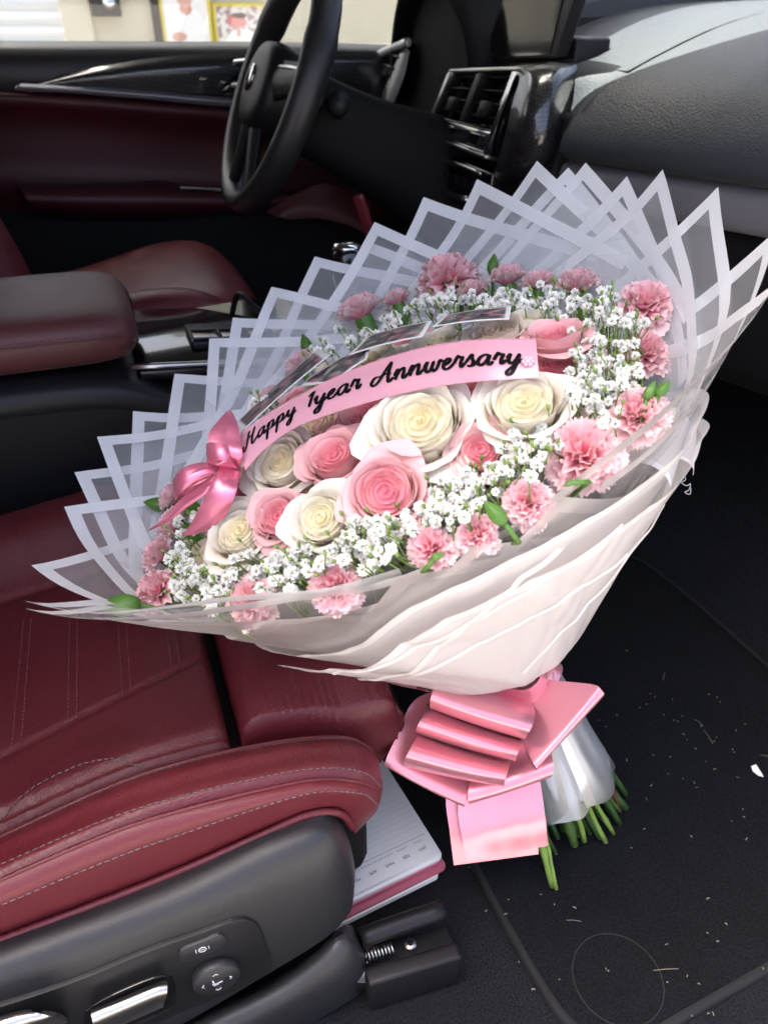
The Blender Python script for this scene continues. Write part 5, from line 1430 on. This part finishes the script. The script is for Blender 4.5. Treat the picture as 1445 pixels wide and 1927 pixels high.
# lower layer of leaves under the flowers, so that gaps look into green
random.seed(9)
lm = MB()
for i in range(420):
    r = 0.165 * math.sqrt(random.random()); a = random.uniform(0, 2 * PI)
    p = BN + BA * (0.235 + 0.045 * (1 - (r / 0.22) ** 2) + random.uniform(-0.01, 0.012)) + (BW * math.cos(a) + BV * math.sin(a)) * r - BV * DC_SHIFT * 0.9
    d = Vector((random.uniform(-1, 1), random.uniform(-1, 1), random.uniform(-0.2, 0.8))).normalized() * random.uniform(0.012, 0.024)
    s = d.cross(BA).normalized() * random.uniform(0.004, 0.007)
    lm.put([p, p + d * 0.5 + s, p + d, p + d * 0.5 - s], [(0, 1, 2, 3)])
tag(lm.build('leaf_layer', M['green_dark'], bq, False), kind='stuff')

# -------------------------------------------------- stems and the lower wrap
random.seed(4)
def axis_pt(s, th, r): return BN + BA * s + (BW * math.cos(th) + BV * math.sin(th)) * r
for k, (px, py, w) in enumerate(((1040, 1672, 1.0), (1052, 1590, 0.9), (1030, 1640, 0.7), (1085, 1602, 1.6), (1070, 1575, 1.0), (1102, 1590, 0.9), (1122, 1560, 1.3), (1133, 1585, 1.0), (1112, 1545, 1.1), (1145, 1558, 1.2), (1142, 1590, 0.8), (1165, 1550, 1.1), (1150, 1530, 1.2), (1183, 1528, 1.3), (1180, 1500, 1.1), (1168, 1525, 1.8), (1095, 1560, 1.2), (1060, 1560, 1.1), (1076, 1588, 0.6), (1110, 1570, 0.7), (1156, 1572, 0.6), (1172, 1536, 0.7), (1046, 1610, 0.6), (1130, 1545, 0.8), (1090, 1580, 0.7), (1048, 1680, 0.5), (1062, 1572, 0.8))):
    p = atz(px, py, 0.010); p = p + (BN - p) * random.uniform(0.0, 0.05)
    top = BN + (p - BN - BA * (p - BN).dot(BA)) * 0.18
    m_ = M['brown'] if k in (15, 8) else (M['green_pale'] if k % 5 == 0 else (M['olive_dark'] if k % 3 else M['olive']))
    pts = crs([top, top.lerp(p, 0.5) + Vector((random.uniform(-1, 1), random.uniform(-1, 1), 0)) * 0.006, top.lerp(p, 0.85) + Vector((random.uniform(-1, 1), random.uniform(-1, 1), 0)) * 0.004, p], 22)
    stx = tube('stem', pts, lambda s, w=w, q=random.uniform(0.66, 0.94): 0.0031 * w ** 0.7 * (1 + 0.45 * math.exp(-((s - q) / 0.035) ** 2)), m_, bq, n=9)
    dirn = (pts[-1] - pts[-2]).normalized()
    tube('cut_end', [p - dirn * 0.0006, p + dirn * 0.0006], 0.0029 * w ** 0.7, M['cut'], stx, n=9)
def skirt(seed, t0, t1, s1, lay, m, border):
    nt, ns = 46, 16
    g, mi = [], []
    for j in range(ns + 1):
        row = []
        for i in range(nt + 1):
            th = t0 + (t1 - t0) * i / nt
            rag = 0.016 * noise.noise((th * 1.5, seed, 0)) + 0.010 * math.sin(th * 2 + seed)
            s = -(s1 + rag) * j / ns
            r = 0.024 + 0.026 * (j / ns) ** 1.1 + lay + 0.006 * noise.noise((th * 2.2, j / ns * 1.5, seed)) * (j / ns + 0.3)
            row.append(axis_pt(s, th, r) - Rv * 0.022 * (j / ns))
        g.append(row)
    vs, fs = gridf(g)
    mi = [1 if (border and (k % nt) < 2) else 0 for k in range(len(fs))]
    return add('stem_wrap', vs, fs, [m, M['film_edge']], bq, True, mi)
cool = film_mat('frosted_film_lower', (0.90, 0.92, 0.95), 0.72)
skirt(1, RAD(-60), RAD(200), 0.172, 0.0, cool, True)
skirt(2, RAD(40), RAD(260), 0.165, 0.004, cool, True)
skirt(3, RAD(100), RAD(330), 0.158, 0.008, cool, True)

# -------------------------------------------------- big satin bow
bow = thing_part = bpy.data.objects.new('bow', None)
COL.objects.link(bow); place(bow, bq, Matrix.Translation(BN)); tag(bow, 'big pink satin bow tied round the neck of the bouquet')
def ribbon(name, e1_, e2_, m, parent, n=60, w=12, thick=0.0003, rip=0.0013, bend=0.4):
    a = crs([atd(*p) for p in e1_], n); b = crs([atd(*p) for p in e2_], n)
    sd = len(a) * 0.37 + e1_[0][0] * 0.01
    g = []
    for j in range(w):
        row = []
        for i in range(n):
            v = j / (w - 1); t = i / (n - 1)
            p = a[i].lerp(b[i], v)
            p = p + (Uv * -0.0035 + (CAM - p).normalized() * 0.006) * bend * 4 * v * (1 - v) * math.sin(t * PI)
            k = max(0, 1 - t * 2.6) + max(0, (t - 0.62) * 2.6)
            p = p + (CAM - p).normalized() * rip * (math.sin(v * 17 + sd) * k + 0.5 * noise.noise((v * 2.5, t * 5, sd)))
            row.append(p)
        g.append(row)
    vs, fs = gridf(g); o = add(name, vs, fs, m, parent)
    sharp_rim(o)
    md = o.modifiers.new('thick', 'SOLIDIFY'); md.thickness = thick; md.offset = 0
    return o
ribbon('loop', [(905, 1262, .722), (838, 1258, .704), (827, 1273, .682), (818, 1291, .664), (812, 1308, .656), (809, 1322, .659), (812, 1334, .672), (835, 1326, .695), (930, 1285, .722)],
       [(980, 1270, .722), (1000, 1320, .704), (1006, 1337, .684), (1005, 1354, .668), (1000, 1370, .660), (993, 1382, .663), (986, 1391, .676), (980, 1372, .70), (985, 1290, .724)], M['satin'], bow)
ribbon('loop', [(900, 1288, .724), (812, 1320, .696), (804, 1332, .678), (797, 1346, .663), (790, 1358, .653), (785, 1368, .654), (783, 1377, .666), (802, 1372, .69), (930, 1290, .724)],
       [(985, 1290, .724), (987, 1388, .697), (983, 1396, .682), (979, 1406, .668), (975, 1416, .659), (972, 1424, .661), (970, 1432, .672), (972, 1412, .69), (985, 1300, .724)], M['satin'], bow)
ribbon('loop', [(900, 1300, .726), (795, 1372, .692), (786, 1385, .672), (777, 1400, .656), (769, 1415, .646), (763, 1427, .647), (760, 1437, .659), (782, 1430, .685), (930, 1300, .726)],
       [(985, 1300, .726), (963, 1426, .695), (960, 1437, .679), (957, 1449, .665), (953, 1460, .656), (950, 1470, .658), (948, 1480, .668), (952, 1460, .69), (985, 1310, .728)], M['satin'], bow)
ribbon('loop', [(900, 1290, .726), (788, 1312, .705), (748, 1384, .692), (727, 1428, .684), (728, 1444, .686), (775, 1425, .705), (930, 1300, .728)],
       [(985, 1300, .726), (905, 1440, .712), (886, 1465, .700), (878, 1500, .684), (873, 1518, .684), (880, 1475, .705), (985, 1310, .728)], M['satin'], bow)
ribbon('loop', [(960, 1300, .726), (892, 1438, .705), (883, 1478, .690), (880, 1503, .686), (886, 1512, .692), (905, 1475, .715), (970, 1310, .728)],
       [(1000, 1300, .728), (1032, 1400, .714), (1039, 1425, .702), (1041, 1447, .696), (1036, 1462, .70), (1030, 1425, .718), (1000, 1310, .730)], M['satin'], bow)
ribbon('loop', [(960, 1268, .722), (1040, 1280, .70), (1112, 1288, .684), (1129, 1296, .678), (1130, 1312, .684), (1045, 1305, .712), (970, 1285, .728)],
       [(960, 1300, .718), (978, 1385, .69), (997, 1425, .672), (1008, 1444, .666), (1006, 1446, .674), (985, 1400, .70), (970, 1300, .728)], M['satin'], bow)
ribbon('loop', [(905, 1258, .722), (800, 1262, .70), (715, 1258, .686), (688, 1264, .684), (692, 1272, .690), (780, 1268, .71), (905, 1265, .724)],
       [(950, 1285, .722), (868, 1300, .70), (812, 1296, .688), (786, 1290, .686), (790, 1298, .692), (850, 1305, .71), (950, 1290, .724)], M['satin'], bow)
ribbon('tail', [(930, 1320, .728), (880, 1450, .718), (862, 1515, .708), (868, 1570, .704), (879, 1621, .708)], [(1000, 1320, .728), (1006, 1420, .722), (1017, 1475, .714), (1026, 1540, .712), (1031, 1592, .718)], M['satin'], bow)
ribbon('tail', [(925, 1320, .734), (850, 1440, .73), (839, 1503, .722), (846, 1565, .720), (854, 1629, .724)], [(995, 1320, .734), (1000, 1420, .732), (1004, 1475, .728), (1010, 1540, .726), (1013, 1608, .730)], M['satin'], bow)
# the turns of ribbon round the neck
g = []
for (s, r) in ((0.016, 0.036), (0.008, 0.034), (-0.004, 0.033), (-0.014, 0.036)):
    g.append([axis_pt(s + 0.004 * math.sin(3 * a), a, r + 0.002 * math.sin(5 * a)) for a in [2 * PI * i / 40 for i in range(41)]])
vs, fs = gridf(loft(g, 41, 10)); add('neck_band', vs, fs, M['satin'], bow)

# -------------------------------------------------- lettered sash across the flowers
SU = [(447, 822), (500, 782), (560, 747), (620, 716), (681, 690), (740, 670), (801, 654), (860, 644), (922, 639), (1008, 638)]
SLo = [(462, 884), (505, 840), (560, 803), (620, 780), (681, 761), (740, 745), (801, 731), (860, 722), (922, 716), (1014, 711)]
sdl = []
for (x, y) in SLo:
    p, _ = dome(x, y + 6, 0.024); sdl.append((p - CAM).dot(Fv))
sdl = [sum(sdl[max(0, i - 1):i + 2]) / len(sdl[max(0, i - 1):i + 2]) - 0.004 for i in range(len(sdl))]
lowc = crs([atd(x, y, d) for (x, y), d in zip(SLo, sdl)], 90)
upc = crs([atd(x, y, d + 0.016) for (x, y), d in zip(SU, sdl)], 90)
def sash_pt(u, v, lift=0.0):
    f = max(0, min(88.999, u * 89)); i = int(f); t = f - i
    a = lowc[i].lerp(lowc[i + 1], t); b = upc[i].lerp(upc[i + 1], t)
    p = a.lerp(b, v)
    nn = (lowc[min(i + 1, 89)] - lowc[i]).cross(b - a).normalized()
    if nn.dot(CAM - p) < 0: nn = -nn
    return p + nn * (lift + 0.0012 * math.sin(v * PI))
vs, fs = gridf([[sash_pt(i / 89, j / 9) for i in range(90)] for j in range(10)])
sash = add('sash', vs, fs, M['satin_sash'], bq); tag(sash, 'pink satin sash lettered in black script across the roses')
# picot edges
mb = MB()
for v in (0.0, 1.0):
    for i in range(150):
        u = i / 150
        mb.tube([sash_pt(u, v, 0.0004), sash_pt(u + 0.004, v, 0.0006)], 0.00045, 4)
tag(mb.build('picot_edge', M['satin_sash'], sash), kind='stuff')
# script lettering: pen strokes in letter units (x height 1, ascender 2)
GL = {
 'H': (2.1, [[(0.0, 0.55), (-0.15, 0.15), (0.15, -0.02), (0.45, 0.5), (0.75, 1.9)], [(0.35, 0.95), (0.8, 1.05), (1.25, 1.0)], [(1.5, 1.95), (1.25, 0.9), (1.2, 0.25), (1.4, 0.0), (1.75, 0.2), (2.1, 0.5)]]),
 'a': (1.25, [[(0.85, 0.85), (0.55, 1.0), (0.15, 0.75), (0.05, 0.3), (0.3, 0.0), (0.65, 0.3), (0.9, 0.98)], [(0.9, 0.98), (0.82, 0.3), (0.98, 0.0), (1.25, 0.3)]]),
 'p': (1.3, [[(0.0, 0.45), (0.28, 1.0), (0.18, 0.2), (0.02, -1.0)], [(0.18, 0.3), (0.42, 0.92), (0.72, 0.98), (0.85, 0.6), (0.65, 0.1), (0.3, 0.02)], [(0.65, 0.08), (0.95, 0.1), (1.3, 0.45)]]),
 'y': (1.25, [[(0.0, 0.5), (0.22, 0.98), (0.18, 0.35), (0.38, 0.02), (0.7, 0.3), (0.95, 0.98)], [(0.95, 0.98), (0.85, 0.1), (0.62, -0.8), (0.3, -1.0), (0.2, -0.7), (0.6, -0.25), (1.25, 0.4)]]),
 '1': (0.8, [[(0.1, 1.35), (0.55, 1.8), (0.45, 1.0), (0.35, 0.0)]]),
 'e': (1.0, [[(0.0, 0.35), (0.4, 0.5), (0.62, 0.8), (0.45, 1.0), (0.18, 0.75), (0.12, 0.25), (0.35, 0.0), (0.7, 0.12), (1.0, 0.45)]]),
 'r': (1.0, [[(0.0, 0.4), (0.25, 1.12), (0.4, 0.92), (0.68, 0.95), (0.58, 0.4), (0.68, 0.02), (1.0, 0.4)]]),
 'A': (1.9, [[(0.55, 0.75), (0.1, 0.75), (-0.2, 0.3), (0.05, 0.0), (0.5, 0.3), (1.0, 1.2), (1.45, 2.0)], [(1.45, 2.0), (1.35, 1.0), (1.35, 0.2), (1.5, 0.0), (1.85, 0.35)], [(0.5, 0.7), (1.0, 0.85), (1.6, 0.75)]]),
 'n': (1.3, [[(0.0, 0.4), (0.25, 1.0), (0.22, 0.5), (0.15, 0.0)], [(0.18, 0.3), (0.5, 0.85), (0.78, 0.98), (0.85, 0.6), (0.78, 0.15), (0.95, 0.0), (1.3, 0.4)]]),
 'w': (1.6, [[(0.0, 0.4), (0.25, 1.0), (0.18, 0.35), (0.36, 0.0), (0.65, 0.25), (0.82, 0.98)], [(0.82, 0.98), (0.74, 0.35), (0.92, 0.0), (1.2, 0.3), (1.35, 0.95), (1.6, 0.75)]]),
 's': (1.0, [[(0.0, 0.35), (0.42, 1.1), (0.5, 0.75), (0.66, 0.35), (0.5, 0.02), (0.15, 0.1)], [(0.5, 0.02), (0.75, 0.1), (1.0, 0.45)]]),
 ' ': (0.9, [])}
def letter_word(text, u0, u1, v_base, xh, parent):
    tot = sum(GL[c][0] for c in text)
    x = 0.0
    for c in text:
        wd, strokes = GL[c]
        mb = MB()
        for st_ in strokes:
            pts = crs([(p[0] + 0.22 * p[1], p[1], 0) for p in st_], max(14, 7 * len(st_)))
            vs = []
            for i, p in enumerate(pts):
                tg = (pts[min(i + 1, len(pts) - 1)] - pts[max(i - 1, 0)]).normalized()
                nr = Vector((-tg.y, tg.x, 0))
                hw = (0.085 + 0.08 * abs(tg.y)) * (1 - 0.45 * (max(0, 1 - i / 2.0) + max(0, 1 - (len(pts) - 1 - i) / 2.0)))
                for s_ in (-1, 1):
                    q = p + nr * hw * s_
                    u = u0 + (u1 - u0) * (x + q.x) / tot; v = v_base + xh * q.y
                    vs.append(sash_pt(u, v, 0.0007))
            fs = [(2 * i, 2 * i + 1, 2 * i + 3, 2 * i + 2) for i in range(len(pts) - 1)]
            mb.put(vs, fs)
        if strokes: mb.build('lettering', M['ink'], parent, False)
        x += wd
letter_word('Happy', 0.015, 0.225, 0.42, 0.235, sash)
letter_word('1year', 0.26, 0.46, 0.40, 0.25, sash)
letter_word('Annwersary', 0.50, 0.955, 0.34, 0.25, sash)
# bead pin at the end of the sash
pc = sash_pt(0.972, 0.34, 0.002)
for k in range(7):
    a = k * PI / 3
    rr_ = 0.0 if k == 6 else 0.0028
    bm = bmesh.new(); bmesh.ops.create_icosphere(bm, subdivisions=2, radius=0.0015 if k < 6 else 0.0019)
    me = bpy.data.meshes.new('gem'); bm.to_mesh(me); bm.free(); me.materials.append(M['gem'])
    obj('gem', me, sash, Matrix.Translation(pc + Rv * rr_ * math.cos(a) + Uv * rr_ * math.sin(a) * 0.8))

# small bow at the left end of the sash
p, _ = dome(440, 885, 0.024); bd = (p - CAM).dot(Fv) - 0.006
sbw = bpy.data.objects.new('small_bow', None); COL.objects.link(sbw); place(sbw, bq, Matrix.Translation(atd(440, 885, bd))); tag(sbw, 'small bright pink satin bow at the end of the sash')
def rb(name, e1_, e2_, n=36, w=8): return ribbon(name, [(x, y, bd + d) for x, y, d in e1_], [(x, y, bd + d) for x, y, d in e2_], M['satin_small'], sbw, n, w, 0.0004)
rb('loop', [(440, 885, 0.0), (405, 850, -0.012), (392, 820, -0.010), (412, 790, -0.002), (433, 770, 0.008), (432, 790, 0.014), (430, 880, 0.012)],
   [(448, 888, 0.0), (456, 860, -0.012), (453, 825, -0.006), (446, 795, 0.0), (434, 772, 0.010), (445, 800, 0.018), (445, 885, 0.014)])
rb('knot', [(452, 850, 0.006), (425, 836, -0.014), (392, 833, -0.012), (388, 850, -0.002)], [(453, 890, 0.006), (430, 872, -0.016), (398, 870, -0.012), (390, 876, -0.002)])
rb('knot', [(388, 850, -0.004), (392, 868, -0.013), (405, 876, -0.012), (430, 880, 0.0)], [(400, 866, -0.002), (408, 872, -0.016), (430, 866, -0.018), (452, 886, -0.004)])
rb('loop', [(430, 880, 0.002), (385, 870, -0.006), (345, 880, -0.008), (328, 900, 0.0), (332, 912, 0.010), (400, 890, 0.012)], [(440, 890, 0.0), (390, 892, -0.010), (355, 915, -0.010), (335, 935, -0.002), (338, 940, 0.010), (410, 900, 0.014)])
rb('tail', [(425, 880, -0.004), (385, 905, -0.006), (340, 940, -0.002), (310, 975, 0.004), (281, 996, 0.010)], [(435, 888, -0.006), (400, 920, -0.012), (352, 955, -0.006), (315, 982, 0.002), (282, 998, 0.010)])
rb('tail', [(415, 876, -0.008), (400, 905, -0.016), (378, 950, -0.012), (360, 985, -0.004), (341, 1010, 0.002)], [(452, 888, -0.006), (443, 930, -0.018), (425, 970, -0.012), (400, 992, -0.006), (372, 1004, 0.002)])

# -------------------------------------------------- photo prints tucked behind the sash
def photo_fn(seed, dark):
    def fn(u, v):
        if u < 0.06 or u > 0.94 or v < 0.10 or v > 0.95: return (0.80, 0.80, 0.78)
        n = noise.noise((u * 5 + seed, v * 5, seed)) 
        c = lerp3((0.02, 0.022, 0.026), (0.09, 0.095, 0.10), smoothstep(-0.3, 0.4, n))
        if noise.noise((u * 6, v * 6 + seed, 7)) > 0.18: c = (0.36, 0.13, 0.18)
        if noise.noise((u * 8 + 3, v * 8, seed + 2)) > 0.32: c = (0.30, 0.31, 0.28)
        return c
    return fn
for k, (q, lab) in enumerate((([(455, 812), (620, 668), (600, 655), (440, 800)], 'white bordered photo print by the small bow, leftmost of the prints'),
                    ([(632, 720), (690, 675), (700, 640), (560, 726)], 'white bordered photo print between the small bow and the middle print'),
                    ([(655, 668), (795, 633), (813, 603), (692, 632)], 'white bordered photo print in the middle above the sash'),
                    ([(812, 615), (958, 600), (962, 576), (835, 594)], 'white bordered photo print above the sash, rightmost of the prints'))):
    c3 = []
    for i, (x, y) in enumerate(q):
        p, _ = dome(x, y, 0.030 if i < 2 else 0.024); c3.append(p)
    A0, B0_, C0_, D0 = c3
    vs, cs = [], []
    nx_, ny_ = 40, 30
    fn = photo_fn(k * 3.7 + 1, 0)
    nn = (B0_ - A0).cross(D0 - A0).normalized()
    if nn.dot(CAM - A0) < 0: nn = -nn
    for j in range(ny_ + 1):
        for i in range(nx_ + 1):
            u, v = i / nx_, j / ny_
            vs.append(A0.lerp(B0_, u).lerp(D0.lerp(C0_, u), v) + nn * 0.0012 * math.sin(u * PI)); cs.append(fn(u, v))
    fs = [(j * (nx_ + 1) + i, j * (nx_ + 1) + i + 1, (j + 1) * (nx_ + 1) + i + 1, (j + 1) * (nx_ + 1) + i) for j in range(ny_) for i in range(nx_)]
    ph = add('photo_print', vs, fs, M['tint'], None, True, None, cs)
    tag(ph, lab, 'photo', 'photo prints laid on the roses')
    md = ph.modifiers.new('thick', 'SOLIDIFY'); md.thickness = 0.0004
# loose thread hanging from the right edge of the wrap
thd = tube('loose_thread', [atd(p[0], p[1], 0.52) for p in ((1284, 868), (1286, 888), (1290, 902), (1282, 908), (1292, 914), (1299, 910), (1296, 922), (1288, 926), (1298, 930), (1300, 918))], 0.00018, M['thread_white'], bq, n=5, res=50)
